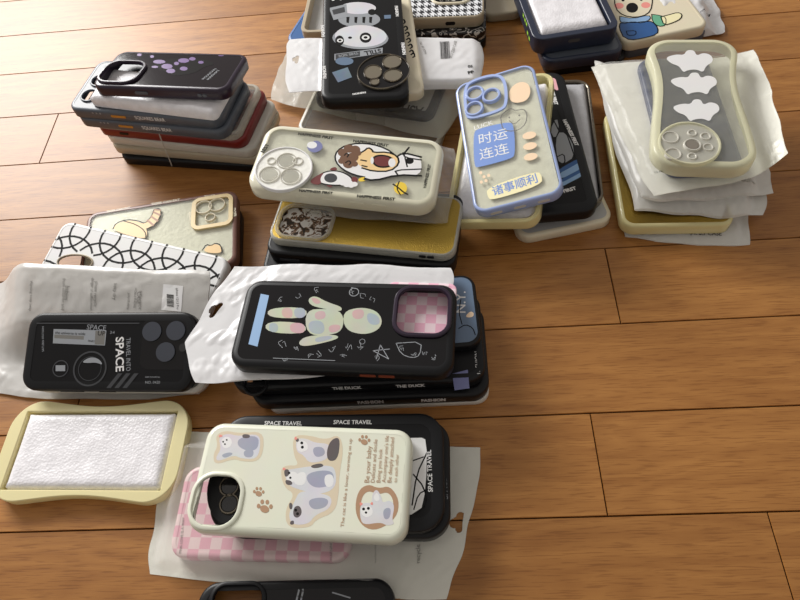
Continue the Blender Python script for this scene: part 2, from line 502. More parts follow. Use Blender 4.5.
class Bag:
    """flat film bag: two sheets between four corners in the place, swollen over what it holds, with a hang hole"""
    def __init__(s, label, c4, z, mat, group=None, h=.006, box=(.1, .9, .1, .9), soft=.12, slot=None, wr=.0012, seed=1,
                 n=(96, 60), sag=None, back=None, calm=None, slide=None, gap=.0005, name='packaging_bag', cat='plastic bag', rag=.004, punch=None, fold=None):
        zs = z if isinstance(z, (list, tuple)) else [z] * 4
        s.P = [at(*c, zz) for c, zz in zip(c4, zs)]
        s.h, s.box, s.soft, s.wr, s.seed, s.sag, s.gap, s.fold = h, box, soft, wr, seed, sag, gap, fold
        s.slot = slot; s.rag = rag; s.calm = calm; s.slide = slide
        s.W = ((s.P[1] - s.P[0]).length + (s.P[2] - s.P[3]).length) / 2
        s.D = ((s.P[3] - s.P[0]).length + (s.P[2] - s.P[1]).length) / 2
        c = sum(s.P, Vector()) / 4; s.org = Vector((c.x, c.y, min(p.z for p in s.P)))
        bm = bmesh.new()
        nu, nv = n; top = {}; bot = {}
        if slot: g = max(s.W / nu, s.D / nv) * .55
        U = [i / nu for i in range(nu + 1)]; V = [j / nv for j in range(nv + 1)]
        sd = {}
        for i, u in enumerate(U):
            for j, v in enumerate(V):
                uu, vv = u, v
                if slot:
                    d, gx, gy = s.sdf(u, v)
                    if abs(d) < g: uu, vv = u - d * gx / s.W, v - d * gy / s.D; d = 0
                    sd[i, j] = d
                top[i, j] = bm.verts.new(s.top(uu, vv) - s.org); bot[i, j] = bm.verts.new(s.bottom(uu, vv) - s.org)
        keep = set()
        for i in range(nu):
            for j in range(nv):
                if slot and sum(sd[a] for a in ((i, j), (i + 1, j), (i, j + 1), (i + 1, j + 1))) < -1e-9: continue
                keep.add((i, j))
                bm.faces.new((top[i, j], top[i + 1, j], top[i + 1, j + 1], top[i, j + 1]))
                bm.faces.new((bot[i, j], bot[i, j + 1], bot[i + 1, j + 1], bot[i + 1, j])).material_index = 1 if back else 0
        for (i, j) in keep:
            for (a, b, nb) in (((i, j), (i + 1, j), (i, j - 1)), ((i + 1, j), (i + 1, j + 1), (i + 1, j)), ((i + 1, j + 1), (i, j + 1), (i, j + 1)), ((i, j + 1), (i, j), (i - 1, j))):
                if nb not in keep: bm.faces.new((top[a], bot[a], bot[b], top[b]))
        bmesh.ops.delete(bm, geom=[v for v in bm.verts if not v.link_faces], context='VERTS')
        s.o = from_bm(name, bm, M[mat], None, angle=60)
        if back: s.o.data.materials.append(M[back])
        s.o.location = s.org
        tag(s.o, label, cat, group)
    def sdf(s, u, v):
        """hang hole: rounded bar with a knob; returns distance and outward direction in metres"""
        su, sv, ang, ln, wd = s.slot
        x, y = (u - su) * s.W, (v - sv) * s.D
        ca, sa = math.cos(ang), math.sin(ang); lx, ly = x * ca + y * sa, -x * sa + y * ca
        def cap(lx, ly):
            qx = max(abs(lx) - ln / 2, 0); d = math.hypot(qx, ly) - wd / 2; k = math.hypot(qx, ly) or 1e-9
            return d, math.copysign(qx, lx) / k, ly / k
        def knob(lx, ly):
            ox, oy = lx, ly - wd * .55; k = math.hypot(ox, oy) or 1e-9
            return k - wd * .8, ox / k, oy / k
        d, gx, gy = min(cap(lx, ly), knob(lx, ly), key=lambda q: q[0])
        return d, gx * ca - gy * sa, gx * sa + gy * ca
    def flat(s, u, v):
        """where the sheet lies, with corners rounded and edges a little ragged"""
        e = s.rag
        a = noise.noise(Vector((u * 4, s.seed * 3.1, 0))) * e; b = noise.noise(Vector((v * 4, s.seed * 5.7, 9))) * e
        wv, wu = abs(2 * v - 1) ** 3, abs(2 * u - 1) ** 3
        v2 = v + a / s.D * wv; u2 = u + b / s.W * wu
        P = s.P
        q = P[0].lerp(P[1], u2).lerp(P[3].lerp(P[2], u2), v2)
        k = (wu * wv) * .004
        q += (sum(P, Vector()) / 4 - q).normalized() * k
        if s.sag: q.z += s.sag(u, v)
        if s.slide: q += (P[1] - P[0]).normalized() * s.slide(u, v)
        return q
    def swell(s, u, v):
        u0, u1, v0, v1 = s.box
        def st(x, a, b, soft):
            f = lambda t: t * t * (3 - 2 * t) if 0 < t < 1 else (0 if t <= 0 else 1)
            return f((x - a + soft) / soft) * f((b + soft - x) / soft)
        return st(u, u0, u1, s.soft) * st(v, v0, v1, s.soft * 1.4) ** 1
    def wrinkle(s, u, v):
        x, y = u * s.W, v * s.D
        a = noise.noise(Vector((x * 28, y * 60, s.seed))) + .6 * abs(noise.noise(Vector((x * 90 + y * 40, y * 70, s.seed + 7)))) + .5 * noise.noise(Vector((x * 130, y * 120 - x * 60, s.seed + 3)))
        if s.calm: a *= s.calm(u, v)
        return a * s.wr
    def top(s, u, v):
        w = s.swell(u, v); e = min(1, min(u, 1 - u, v, 1 - v) * 9)
        return s.flat(u, v) + Vector((0, 0, s.gap + s.h * w + max(-s.gap * .4, s.wrinkle(u, v)) * (.35 + .65 * e) * (.55 if w > .95 else 1) + .0004 * e))
    def bottom(s, u, v):
        return s.flat(u, v) + Vector((0, 0, max(0, s.wrinkle(u, v)) * .35 * (1 - s.swell(u, v)) if not s.swell(u, v) > .5 else 0))
    def uv(s, px, py):
        u, v = .5, .5; tgt = Vector((px, py)); sv = s.wr; s.wr = 0
        for _ in range(25):
            p = proj(s.top(u, v)); pu = proj(s.top(u + .002, v)); pv = proj(s.top(u, v + .002))
            a, b = (pu - p) / .002, (pv - p) / .002; e = tgt - p; det = a.x * b.y - a.y * b.x
            if abs(det) < 1e-9: break
            du = (e.x * b.y - e.y * b.x) / det; dv = (a.x * e.y - a.y * e.x) / det
            u += max(-.2, min(.2, du)); v += max(-.2, min(.2, dv))
            if e.length < .05: break
        s.wr = sv
        return Vector((u, v))
    def onto(s, name, shapes, mat, label=None, lift=.0004):
        """vertices/faces given in bag (u,v), pressed onto the top sheet"""
        bm = bmesh.new()
        for vs, fs in shapes:
            V = []
            for q in vs:
                p = s.top(q.x, q.y) - s.org; p.z += lift; V.append(bm.verts.new(p))
            for f in fs:
                try: bm.faces.new([V[i] for i in f])
                except ValueError: pass
        o = from_bm(name, bm, M[mat], s.o, smooth=False)
        if label: o['label'] = label
        return o
    def text(s, items, mat='fade_ink', name='lettering', bold=0, label=None):
        sh = []
        for it in items:
            body, a, b = it[:3]; hs = it[3] if len(it) > 3 else 1
            A, B = s.uv(*a), s.uv(*b)
            Am, Bm = Vector((A.x * s.W, A.y * s.D)), Vector((B.x * s.W, B.y * s.D))
            vs, fs, w = glyphs(body, bold); d = Bm - Am; k = d.length / w; ex = d.normalized(); ey = Vector((-ex.y, ex.x))
            Q = [Am + ex * v.x * k + ey * v.y * k * hs for v in vs]
            s.onto(name, [([Vector((q.x / s.W, q.y / s.D)) for q in Q], fs)], mat, label)
    def barcode(s, c4, n=22, mat='black_ink', seed=3, frame=None):
        """bars run from side c4[0]-c4[3] to side c4[1]-c4[2]"""
        rnd = random.Random(seed); U = [s.uv(*c) for c in c4]; sh = []; x = 0; tot = 0; ws = []
        for k in range(n):
            w, g = rnd.choice((1, 1, 2, 3)), rnd.choice((1, 1, 2)); ws.append((w, g)); tot += w + g
        for w, g in ws:
            a, b = x / tot, (x + w) / tot
            sh.append(([U[0].lerp(U[1], a), U[0].lerp(U[1], b), U[3].lerp(U[2], b), U[3].lerp(U[2], a)], [(0, 1, 2, 3)])); x += w + g
        return s.onto('barcode', sh, mat)
    def patch(s, c4, mat, name='sticker', label=None):
        U = [s.uv(*c) for c in c4]; N = 8; vs = []; fs = []
        for i in range(N + 1):
            for j in range(N + 1): vs.append(U[0].lerp(U[1], i / N).lerp(U[3].lerp(U[2], i / N), j / N))
        for i in range(N):
            for j in range(N): fs.append((i * (N + 1) + j, (i + 1) * (N + 1) + j, (i + 1) * (N + 1) + j + 1, i * (N + 1) + j + 1))
        return s.onto(name, [(vs, fs)], mat, label, lift=.00025)

def sheet(label, pose, t, mat, r=.006, group=None, wr=.0012, seed=1, name='foam_sheet', cat='foam sheet', bow=0):
    """soft packing sheet"""
    o_ = rrect(pose.A, pose.B, r, 6)
    bm = bmesh.new(); nu, nv = 40, 22; T = {}; Bt = {}
    for i in range(nu + 1):
        for j in range(nv + 1):
            x, y = (i / nu - .5) * pose.A, (j / nv - .5) * pose.B
            # pull corners in to a rounded outline
            ax, ay = abs(x) - (pose.A / 2 - r), abs(y) - (pose.B / 2 - r)
            if ax > 0 and ay > 0:
                k = max(ax, ay) / math.hypot(ax, ay); x = math.copysign(pose.A / 2 - r + ax * k, x); y = math.copysign(pose.B / 2 - r + ay * k, y)
            e = min(1, min(pose.A / 2 - abs(x), pose.B / 2 - abs(y)) / .004)
            w = noise.noise(Vector((x * 60, y * 60, seed))) * wr
            b = bow * (1 - (2 * x / pose.A) ** 2)
            T[i, j] = bm.verts.new((x, y, t * (.55 + .45 * math.sqrt(max(0, e))) + w * e + b)); Bt[i, j] = bm.verts.new((x, y, b))
    for i in range(nu):
        for j in range(nv):
            bm.faces.new((T[i, j], T[i + 1, j], T[i + 1, j + 1], T[i, j + 1])); bm.faces.new((Bt[i, j], Bt[i, j + 1], Bt[i + 1, j + 1], Bt[i + 1, j]))
    for i in range(nu):
        bm.faces.new((T[i, 0], Bt[i, 0], Bt[i + 1, 0], T[i + 1, 0])); bm.faces.new((T[i, nv], T[i + 1, nv], Bt[i + 1, nv], Bt[i, nv]))
    for j in range(nv):
        bm.faces.new((T[0, j], T[0, j + 1], Bt[0, j + 1], Bt[0, j])); bm.faces.new((T[nu, j], Bt[nu, j], Bt[nu, j + 1], T[nu, j + 1]))
    o = from_bm(name, bm, M[mat], None, angle=70)
    R = Matrix((pose.ex, pose.ey, pose.ez)).transposed().to_4x4()
    o.matrix_world = Matrix.Translation(pose.c - pose.ez * t) @ R
    tag(o, label, cat, group)
    return o
def cr_(x0, y0, k):
    """reading frame: enlarged detail back to photograph place"""
    return lambda x, y: (x0 + x * k, y0 + y * k)

# ================================================================== floor, light
PW = .0775; SEAM0 = .236308 * H
def floor():
    joints = {}
    for (p, k) in (((613, 286), 2), ((599, 464), 0), ((781, 557), -1), ((49, 138), 5), ((79, 400), 1)):
        joints.setdefault(k, []).append(at(*p).x)
    rnd = random.Random(4); bm = bmesh.new(); ins = .00028
    for k in range(-3, 13):
        y0, y1 = SEAM0 + k * PW + ins, SEAM0 + (k + 1) * PW - ins
        js = joints.get(k, [rnd.uniform(-1.1, -.95)]); xs = sorted(js)
        while xs[0] > -1.7: xs.insert(0, xs[0] - rnd.uniform(.75, .95))
        # (joints the photograph does not show are kept clear of its frame)
        while xs[-1] < 1.7: xs.append(xs[-1] + (rnd.uniform(.75, .95) if k in joints else rnd.uniform(1.7, 2)))
        for a, b in zip(xs, xs[1:]):
            a, b = a + ins * .8, b - ins * .8; e = .0005
            o = [bm.verts.new(q) for q in ((a, y0, -.0012), (b, y0, -.0012), (b, y1, -.0012), (a, y1, -.0012))]
            t = [bm.verts.new(q) for q in ((a + e, y0 + e, 0), (b - e, y0 + e, 0), (b - e, y1 - e, 0), (a + e, y1 - e, 0))]
            d = [bm.verts.new(q) for q in ((a, y0, -.004), (b, y0, -.004), (b, y1, -.004), (a, y1, -.004))]
            bm.faces.new(t)
            for i in range(4):
                j = (i + 1) % 4
                bm.faces.new((o[i], o[j], t[j], t[i])); bm.faces.new((d[i], d[j], o[j], o[i]))
    v = [bm.verts.new(q) for q in ((-2, -.3, -.0032), (2, -.3, -.0032), (2, 1.4, -.0032), (-2, 1.4, -.0032))]
    bm.faces.new(v)
    m, nt, out = newmat('oak_floor')
    b = bsdf(nt, (1, 1, 1, 1), .44)
    N = nt.nodes.new; L = nt.links.new
    geo = N('ShaderNodeNewGeometry'); tc = N('ShaderNodeTexCoord')
    off = N('ShaderNodeVectorMath'); off.operation = 'SCALE'; off.inputs[3].default_value = 13.7
    cmb = N('ShaderNodeCombineXYZ'); L(geo.outputs['Random Per Island'], cmb.inputs[0]); L(geo.outputs['Random Per Island'], cmb.inputs[1])
    L(cmb.outputs[0], off.inputs[0])
    add = N('ShaderNodeVectorMath'); L(tc.outputs['Object'], add.inputs[0]); L(off.outputs[0], add.inputs[1])
    mp = N('ShaderNodeMapping'); mp.inputs['Scale'].default_value = (1.0, 5.5, 1); L(add.outputs[0], mp.inputs[0])
    # broad cathedral figure
    n1 = N('ShaderNodeTexNoise'); n1.inputs['Scale'].default_value = 3.2; n1.inputs['Detail'].default_value = 2; L(mp.outputs[0], n1.inputs['Vector'])
    ms = N('ShaderNodeMath'); ms.operation = 'MULTIPLY'; ms.inputs[1].default_value = 13; L(n1.outputs[0], ms.inputs[0])
    fr = N('ShaderNodeMath'); fr.operation = 'PINGPONG'; fr.inputs[1].default_value = .5; L(ms.outputs[0], fr.inputs[0])
    # fine pores
    mp2 = N('ShaderNodeMapping'); mp2.inputs['Scale'].default_value = (22, 420, 1); L(add.outputs[0], mp2.inputs[0])
    n2 = N('ShaderNodeTexNoise'); n2.inputs['Scale'].default_value = 2.2; n2.inputs['Detail'].default_value = 4; L(mp2.outputs[0], n2.inputs['Vector'])
    mp3 = N('ShaderNodeMapping'); mp3.inputs['Scale'].default_value = (4, 60, 1); L(add.outputs[0], mp3.inputs[0])
    n3 = N('ShaderNodeTexNoise'); n3.inputs['Scale'].default_value = 1.6; n3.inputs['Detail'].default_value = 3; L(mp3.outputs[0], n3.inputs['Vector'])
    r1 = N('ShaderNodeValToRGB'); e = r1.color_ramp.elements
    e[0].position = .1; e[0].color = rgb((136, 85, 37)); e[1].position = .85; e[1].color = rgb((182, 129, 69))
    sm = N('ShaderNodeMath'); sm.operation = 'MULTIPLY_ADD'; sm.inputs[1].default_value = .34; L(fr.outputs[0], sm.inputs[0])
    s2 = N('ShaderNodeMath'); s2.operation = 'MULTIPLY'; s2.inputs[1].default_value = .85; L(n3.outputs[0], s2.inputs[0]); L(s2.outputs[0], sm.inputs[2])
    L(sm.outputs[0], r1.inputs[0])
    r2 = N('ShaderNodeValToRGB'); e = r2.color_ramp.elements
    e[0].position = .38; e[0].color = (.62, .54, .46, 1); e[1].position = .47; e[1].color = (1, 1, 1, 1); L(n2.outputs[0], r2.inputs[0])
    m1 = N('ShaderNodeMixRGB'); m1.blend_type = 'MULTIPLY'; m1.inputs[0].default_value = .65; L(r1.outputs[0], m1.inputs[1]); L(r2.outputs[0], m1.inputs[2])
    r3 = N('ShaderNodeValToRGB'); e = r3.color_ramp.elements
    e[0].color = (.84, .80, .76, 1); e[1].color = (1.08, 1.06, 1.03, 1); L(geo.outputs['Random Per Island'], r3.inputs[0])
    m2 = N('ShaderNodeMixRGB'); m2.blend_type = 'MULTIPLY'; m2.inputs[0].default_value = .8; L(m1.outputs[0], m2.inputs[1]); L(r3.outputs[0], m2.inputs[2])
    # the gaps between boards are coloured dark brown below the board tops
    sep = N('ShaderNodeSeparateXYZ'); L(tc.outputs['Object'], sep.inputs[0])
    lt = N('ShaderNodeMath'); lt.operation = 'LESS_THAN'; lt.inputs[1].default_value = -.0009; L(sep.outputs[2], lt.inputs[0])
    m4 = N('ShaderNodeMixRGB'); m4.inputs[2].default_value = rgb((84, 50, 28)); L(lt.outputs[0], m4.inputs[0]); L(m2.outputs[0], m4.inputs[1])
    L(m4.outputs[0], b.inputs['Base Color'])
    bump(nt, b, n2.outputs[0], .12, .0006)
    b.inputs['Specular IOR Level'].default_value = .42
    L(b.outputs[0], out.inputs[0])
    o = from_bm('floor', bm, m, None, smooth=False, fix=True); o['kind'] = 'structure'
    o['label'] = 'oak strip floor'
floor()

def area_light(name, loc, aim, sx, sy, power, col):
    d = bpy.data.lights.new(name, 'AREA'); d.shape = 'RECTANGLE'; d.size = sx; d.size_y = sy; d.energy = power; d.color = col
    o = bpy.data.objects.new(name, d); COL.objects.link(o)
    o.location = loc; o.rotation_euler = (Vector(aim) - Vector(loc)).to_track_quat('-Z', 'Y').to_euler()
    return o
area_light('window_daylight', (-1.45, 1.85, 1.12), (-.15, .4, 0), 1.1, 1.0, 66, (1, .985, .96))
w = bpy.data.worlds.new('room_light'); scene.world = w; w.use_nodes = True
w.node_tree.nodes['Background'].inputs[0].default_value = (1, .93, .86, 1)
w.node_tree.nodes['Background'].inputs[1].default_value = .36
scene.view_settings.view_transform = 'Standard'; scene.view_settings.look = 'None'
scene.view_settings.exposure = .2; scene.view_settings.gamma = 1; scene.view_settings.use_curve_mapping = False

# ================================================================== stack with the dark purple case on top
a = cr_(60, 30, .2875)
GA = 'phone cases in the tied stack at the back left'
case('black phone case on the floor at the bottom of the tied stack', edge((122, 164), (262, 173), 0, .075, .010), .010, fm='black', group=GA)
case('beige frosted phone case second from the bottom of the tied stack', edge((113, 153), (262, 166), .010, .075, .010), .010, fm='frost_beige', pm='frost_beige', group=GA)
case('clear frosted phone case just below the red case in the tied stack', edge((107, 143), (256, 159), .020, .075, .010), .010, fm='frost', pm='frost', group=GA)
c = case('dark red phone case in the middle of the tied stack', edge((99, 135), (246, 150), .030, .076, .011), .011, fm='red', group=GA)
c.side_box('button', -.05, .006, .010, .0028, M['black'])
case('clear phone case between the red case and the grey cases', edge((94, 128), (240, 142), .041, .075, .008), .008, fm='clear', pm='film', group=GA, rim=.004)
def grey(label, p1, p2, zb, txt):
    p = edge(p1, p2, zb, .074, .011)
    hs = [[p.uv(*q) for q in ()]]
    A, B = p.A, p.B
    lens = [(-A / 2 + .016, -B / 2 + .020), (-A / 2 + .016, -B / 2 + .042), (-A / 2 + .034, -B / 2 + .031)]
    cir = [[Vector((x + .0075 * math.cos(2 * PI * k / 24), y + .0075 * math.sin(2 * PI * k / 24))) for k in range(24)] for x, y in lens]
    c = case(label, p, .011, fm='slate', pm='slate_dark', holes=cir, group=GA)
    for q in cir: c.ring('lens_ring', q, M['slate'], .0014, .0018)
    c.side_box('button', -.026, .006, .016, .0026, M['orange_ink'], label='amber button')
    c.side_text([(txt, -.008, .024, .0048)], M['white_ink'])
    c.side_text([('• • •', -.054, -.044, .0052)], M['grey_ink'], name='dot_marks')
    return c
grey('slate grey phone case with amber button, lower of the two', (80, 126), (228, 141), .049, 'SQUARES BEAR')
grey('slate grey phone case with lens holes showing, right under the foam sheet', (72, 117), (222, 130), .060, 'SQUARES BEAR')
p = edge((92, 106), (217, 121), .0712, .046, .0105); 
sheet('white foam sheet lying under the dark purple case', p, .0105, 'foam', r=.005)
p = quad([(92, 86), (226, 90), (250, 54), (118, 50)], [.0945, .0955, .086, .085])
hole = p.box([a(132, 182), a(258, 184), a(300, 116), a(178, 116)], .011)
c = case('dark purple phone case tilted on top of the tied stack', p, .011, r=.011, fm='plum', pm='plum_panel', holes=[hole], rim=.0042, group=GA)
c.ring('camera_ring', hole, M['plum'], .0024, .0032)
c.art('map_print', [smooth_poly(p.poly([a(*q) for q in z])) for z in (
    [(330, 112), (380, 100), (430, 96), (500, 100), (545, 118), (500, 128), (470, 150), (400, 160), (370, 150), (340, 130)],)], M['black_gloss'])
rb = random.Random(5)
c.art('purple_print', [p.ell(*a(x, y), rx * .29, ry * .29, n=9) for x, y, rx, ry in ((345, 110, 22, 7), (372, 126, 20, 9), (385, 142, 16, 8), (430, 106, 20, 8), (460, 100, 12, 6), (430, 134, 14, 7), (490, 112, 10, 5), (405, 116, 9, 6), (320, 92, 7, 5), (276, 86, 8, 5), (560, 88, 10, 3), (330, 128, 12, 4))], M['purple_ink'])
c.texts([('MOUNTAIN', a(500, 172), a(545, 135)), ('outdoors', a(515, 174), a(555, 140))], M['grey_ink'])
c.side_box('button', p.uv(*a(265, 213)).x, .0052, .013, .003, M['slate'], label='grey button')
for xx in (470, 488): c.side_box('button', p.uv(*a(xx, 220)).x, .0048, .004, .003, M['slate'])
# loose thread hanging over the stack
bm = bmesh.new()
def tube(bm, pts, r, n=6):
    rings = []
    for i, q in enumerate(pts):
        d = (pts[min(i + 1, len(pts) - 1)] - pts[max(i - 1, 0)]).normalized(); u = d.orthogonal().normalized(); v = d.cross(u)
        rings.append([bm.verts.new(q + u * r * math.cos(2 * PI * k / n) + v * r * math.sin(2 * PI * k / n)) for k in range(n)])
    for A_, B_ in zip(rings, rings[1:]):
        for k in range(n): bm.faces.new((A_[k], A_[(k + 1) % n], B_[(k + 1) % n], B_[k]))
    bm.faces.new(rings[0]); bm.faces.new(rings[-1])
tp = [at(152, 113, .069), at(154, 121, .058), at(158, 131, .046), at(163, 144, .034), at(168, 156, .018), at(172, 166, .004)]
tp = [tp[0]] + [x.lerp(y, t) for x, y in zip(tp, tp[1:]) for t in (.33, .66, 1)]
tube(bm, tp, .0006)
o = from_bm('thread', bm, M['thread'], None); tag(o, 'thin clear thread hanging down the front of the tied stack', 'thread')

# ================================================================== case with cat tail, looped pattern case, grey bag, SPACE case
i_ = cr_(0, 190, .36671)
GI = 'phone cases in the loose pile at the left'
case('black phone case on the floor under the clear cat tail case', quad([(96, 287), (241, 266), (240, 205), (92, 226)], .010), .010, fm='black', group=GI)
p = quad([(85, 288), (238, 263), (236, 189), (78, 214)], .0215)
cam_h = [p.circ(*i_(x, y), 7.5) for x, y in ((557, 48), (592, 42))]
c = case('clear phone case with brown lettered rim and orange striped cat tail', p, .0105, r=.011, fm='brown_rim', pm='film', rim=.0042, group=GI, frame_label='brown rim with small pale lettering', panel_label='clear back with cat print')
bm = bmesh.new(); plate(bm, inset(c.outline, .0035), [], .0076, .0086); c.part('inner_sheet', bm, M['pearl'], label='milky sheet inside')
sq = p.box([i_(527, 108), i_(640, 98), i_(632, 14), i_(520, 24)], .008)
sq_in = inset(ccw(sq), .004)
bm = bmesh.new(); plate(bm, ccw(sq), [sq_in], c.t - .0004, c.t + .0016); c.part('camera_ring', bm, M['tan_rim'])
for x, y, r in ((556, 48, 7), (592, 41, 7), (574, 75, 4)): c.ring('lens_ring', p.circ(*i_(x, y), r), M['cream'], .0012, .0012)
c.art('tabby_print', [smooth_poly(p.poly([i_(*q) for q in z])) for z in (
    [(312, 95), (345, 82), (380, 86), (398, 100), (402, 122), (392, 134), (330, 118), (308, 106)],
    [(372, 92), (395, 90), (414, 70), (420, 54), (436, 52), (438, 66), (424, 92), (400, 106), (384, 104)],
    [(552, 164), (575, 146), (602, 150), (606, 172), (570, 172)])], M['tabby_ink'])
c.art('outline_print', c.line([i_(*q) for q in ((552, 164), (562, 148), (575, 152), (588, 144), (602, 150), (606, 170))], .0007), M['black_ink'])
c.art('outline_print', c.line([i_(*q) for q in ((308, 106), (316, 90), (345, 80), (378, 84), (396, 92), (414, 70), (420, 52), (436, 50), (440, 66), (424, 94), (404, 104))], .0007) + c.line([i_(*q) for q in ((336, 84), (372, 94), (396, 112), (398, 132))], .0006) , M['black_ink'])
c.art('tail_stripe_print', c.line([i_(*q) for q in ((412, 72), (430, 84))], .0014) + c.line([i_(*q) for q in ((418, 60), (436, 68))], .0014) + c.line([i_(*q) for q in ((402, 82), (418, 96))], .0014) + c.line([i_(*q) for q in ((420, 53), (438, 55))], .0012), M['tabby_dark'])
c.texts([('TIGER CAN EAT', i_(290, 62), i_(355, 50)), ('TIGER CAN EAT', i_(412, 42), i_(490, 29)), ('TIGER', i_(556, 22), i_(588, 18)), ('TIGER', i_(562, 106), i_(592, 101)), ('TIGER', i_(634, 50), i_(637, 74)), ('TIGER', i_(526, 82), i_(522, 58))], M['cream'], lift=.00012, bold=.03)

# white case with looped line pattern
e1, e2 = at(64, 220, .040), at(230, 258, .038)
ey_ = Vector((-(e2 - e1).y, (e2 - e1).x, 0)).normalized() * .985 + Vector((0, 0, .16))
p = Pose((e1 + e2) / 2 - ey_.normalized() * .039, e2 - e1, ey_, (e2 - e1).length, .078)
c = case('white phone case with black looped ring pattern, under the grey bag', p, .011, r=.010, fm='white_ink', pm='white_ink', rim=.003, group=GI,
         holes=[p.ell(*i_(205, 197), 17, 7)])
c.ring('camera_ring', p.ell(*i_(205, 197), 17, 7), M['beige'], .001, .0012)
segs = []; S = .036; R = S * .7071
ol = inset(c.outline, .0008)
def inside(q, poly):
    w_ = False
    for n_ in range(len(poly)):
        u_, v_ = poly[n_ - 1], poly[n_]
        if (u_.y > q.y) != (v_.y > q.y) and q.x < (v_.x - u_.x) * (q.y - u_.y) / (v_.y - u_.y) + u_.x: w_ = not w_
    return w_
hol = p.ell(*i_(205, 197), 20, 9)
for gx in range(-6, 7):
    for gy in range(-4, 5):
        cc = Vector(((gx + gy * .5) * S * .9, gy * S * .8 + .004)); n_ = 26
        for kk in range(n_):
            t0, t1 = 2 * PI * kk / n_, 2 * PI * (kk + 1) / n_
            q0 = cc + Vector((R * math.cos(t0), R * .86 * math.sin(t0))); q1 = cc + Vector((R * math.cos(t1), R * .86 * math.sin(t1)))
            if all(inside(q, ol) and not inside(q, hol) for q in (q0, q1)): segs += ribbon([q0, q1], .0019)
c.art('loop_pattern', segs, M['black_ink'])

def st_(t): t = min(1, max(0, t)); return t * t * (3 - 2 * t)
def zr(v): return .026 * st_((v - .26) / .28) + (.0165 * min(1, max(0, (v - .50) / .45)))
bag = Bag('long grey printed poly bag beside the left edge, under the black SPACE case', [(-30, 396), (204, 398), (214, 272), (-12, 284)], [.0012, .0012, .042, .001], 'bag_grey', h=.001, box=(.16, .97, .06, .94), soft=.08, seed=4,
          sag=lambda u, v: zr(v) * st_((u - .02) / .27) - .0412 * u * v, n=(110, 70), wr=.0016)
L_ = []
for x, s_, y0, y1 in ((84, 'Warning: keep away', 330, 248), (172, 'from children and', 328, 242), (180, 'babies', 300, 262), (250, 'danger of suffocation', 328, 240), (260, 'please recycle', 318, 250), (312, 'keep dry', 300, 256), (350, 'polyethylene', 326, 282), (368, 'MOBILE PHONE', 322, 268), (376, 'CASE', 310, 278), (382, 'SHELL MADE', 326, 276)):
    L_.append((s_, i_(x, y1), i_(x - 4, y0)))
bag.text(L_, 'fade_ink')
bag.patch([i_(440, 328), i_(494, 332), i_(500, 262), i_(446, 257)], 'white_ink', label='white barcode sticker')
bag.barcode([i_(455, 318), i_(455, 284), i_(474, 286), i_(474, 320)], 20)
bag.text([('iphone 12/13 Pro', i_(480, 268), i_(482, 326))], 'black_ink')

p = quad([(36, 393), (209, 393), (206, 322), (38, 322)], [.0150, .0150, .036, .036])
case('clear phone case lying under the black SPACE case', p, .010, r=.013, fm='frost', pm='film', group=GI)
p = quad([(25, 391), (195, 391), (193, 312), (24, 312)], [.0255, .0255, .0475, .0475])
sph = i_(245, 487)
c = case('black phone case with large SPACE lettering and round planet print', p, .011, r=.013, rim=.0075, fm='black', pm='smoke', group=GI)
c.art('camera_plate', [p.box([i_(386, 490), i_(528, 490), i_(528, 344), i_(386, 344)], .008)], M['black_gloss'])
for x, y in ((415, 386), (480, 384), (452, 442), (500, 430)):
    r = 9.4 if x < 495 else 4
    o = c.disc('lens_cover', p.circ(*i_(x, y), r), M['slate_dark'] if x < 495 else M['dark_lens'], .0001, .0009)
c.art('label_print', [p.poly([i_(*q) for q in ((144, 418), (286, 424), (290, 383), (146, 379))])], M['grey_ink'])
c.art('label_dark_print', [p.poly([i_(*q) for q in ((148, 404), (228, 408), (229, 398), (148, 394))]), p.poly([i_(*q) for q in ((258, 421), (284, 422), (287, 385), (260, 384))])], M['fade_ink'])
c.texts([('SPACE', i_(316, 402), i_(316, 496), .95)], M['white_ink'], bold=.02)
c.texts([('TRAVEL INTO', i_(344, 404), i_(344, 494), 1.2), ('SPACE', i_(236, 380), i_(288, 383))], M['grey_ink'])
c.texts([('UP', i_(266, 396), i_(286, 397)), ('MARS', i_(240, 414), i_(257, 415)), ('the universe is wide', i_(150, 392), i_(232, 396))], M['black_ink'])
c.texts([('SATURN STATION', i_(120, 440), i_(120, 372)), ('3:4', i_(300, 392), i_(312, 392)), ('KEEP EXPLORING', i_(396, 512), i_(436, 512)), ('NO. 0420', i_(396, 528), i_(436, 528))], M['grey_ink'])
def annulus(p, x, y, r0, r1): return (p.circ(x, y, r1, 36), [p.circ(x, y, r0, 36)])
c.art('planet_print', [annulus(p, *sph, 15.2, 16.8), annulus(p, *i_(165, 487), 7, 8), annulus(p, *sph, 11, 11.6)], M['darkgrey'])
c.art('planet_glow_print', [smooth_poly(p.poly([i_(*q) for q in ((222, 470), (245, 455), (270, 460), (282, 478), (262, 470), (240, 472))])), p.poly([i_(*q) for q in ((152, 478), (178, 478), (178, 494), (152, 494))])], M['grey_ink'])
c.art('stripe_print', [p.poly([i_(*q) for q in ((290 + k * 22, 540), (302 + k * 22, 540), (334 + k * 22, 500), (322 + k * 22, 500))]) for k in range(3)] + [p.poly([i_(*q) for q in ((100, 365), (380, 365), (380, 362), (100, 362))])], M['darkgrey'])
for x, w_ in ((-.03, .02), (.0, .014)): c.side_box('button', x, .0055, w_, .003, M['black_gloss'])

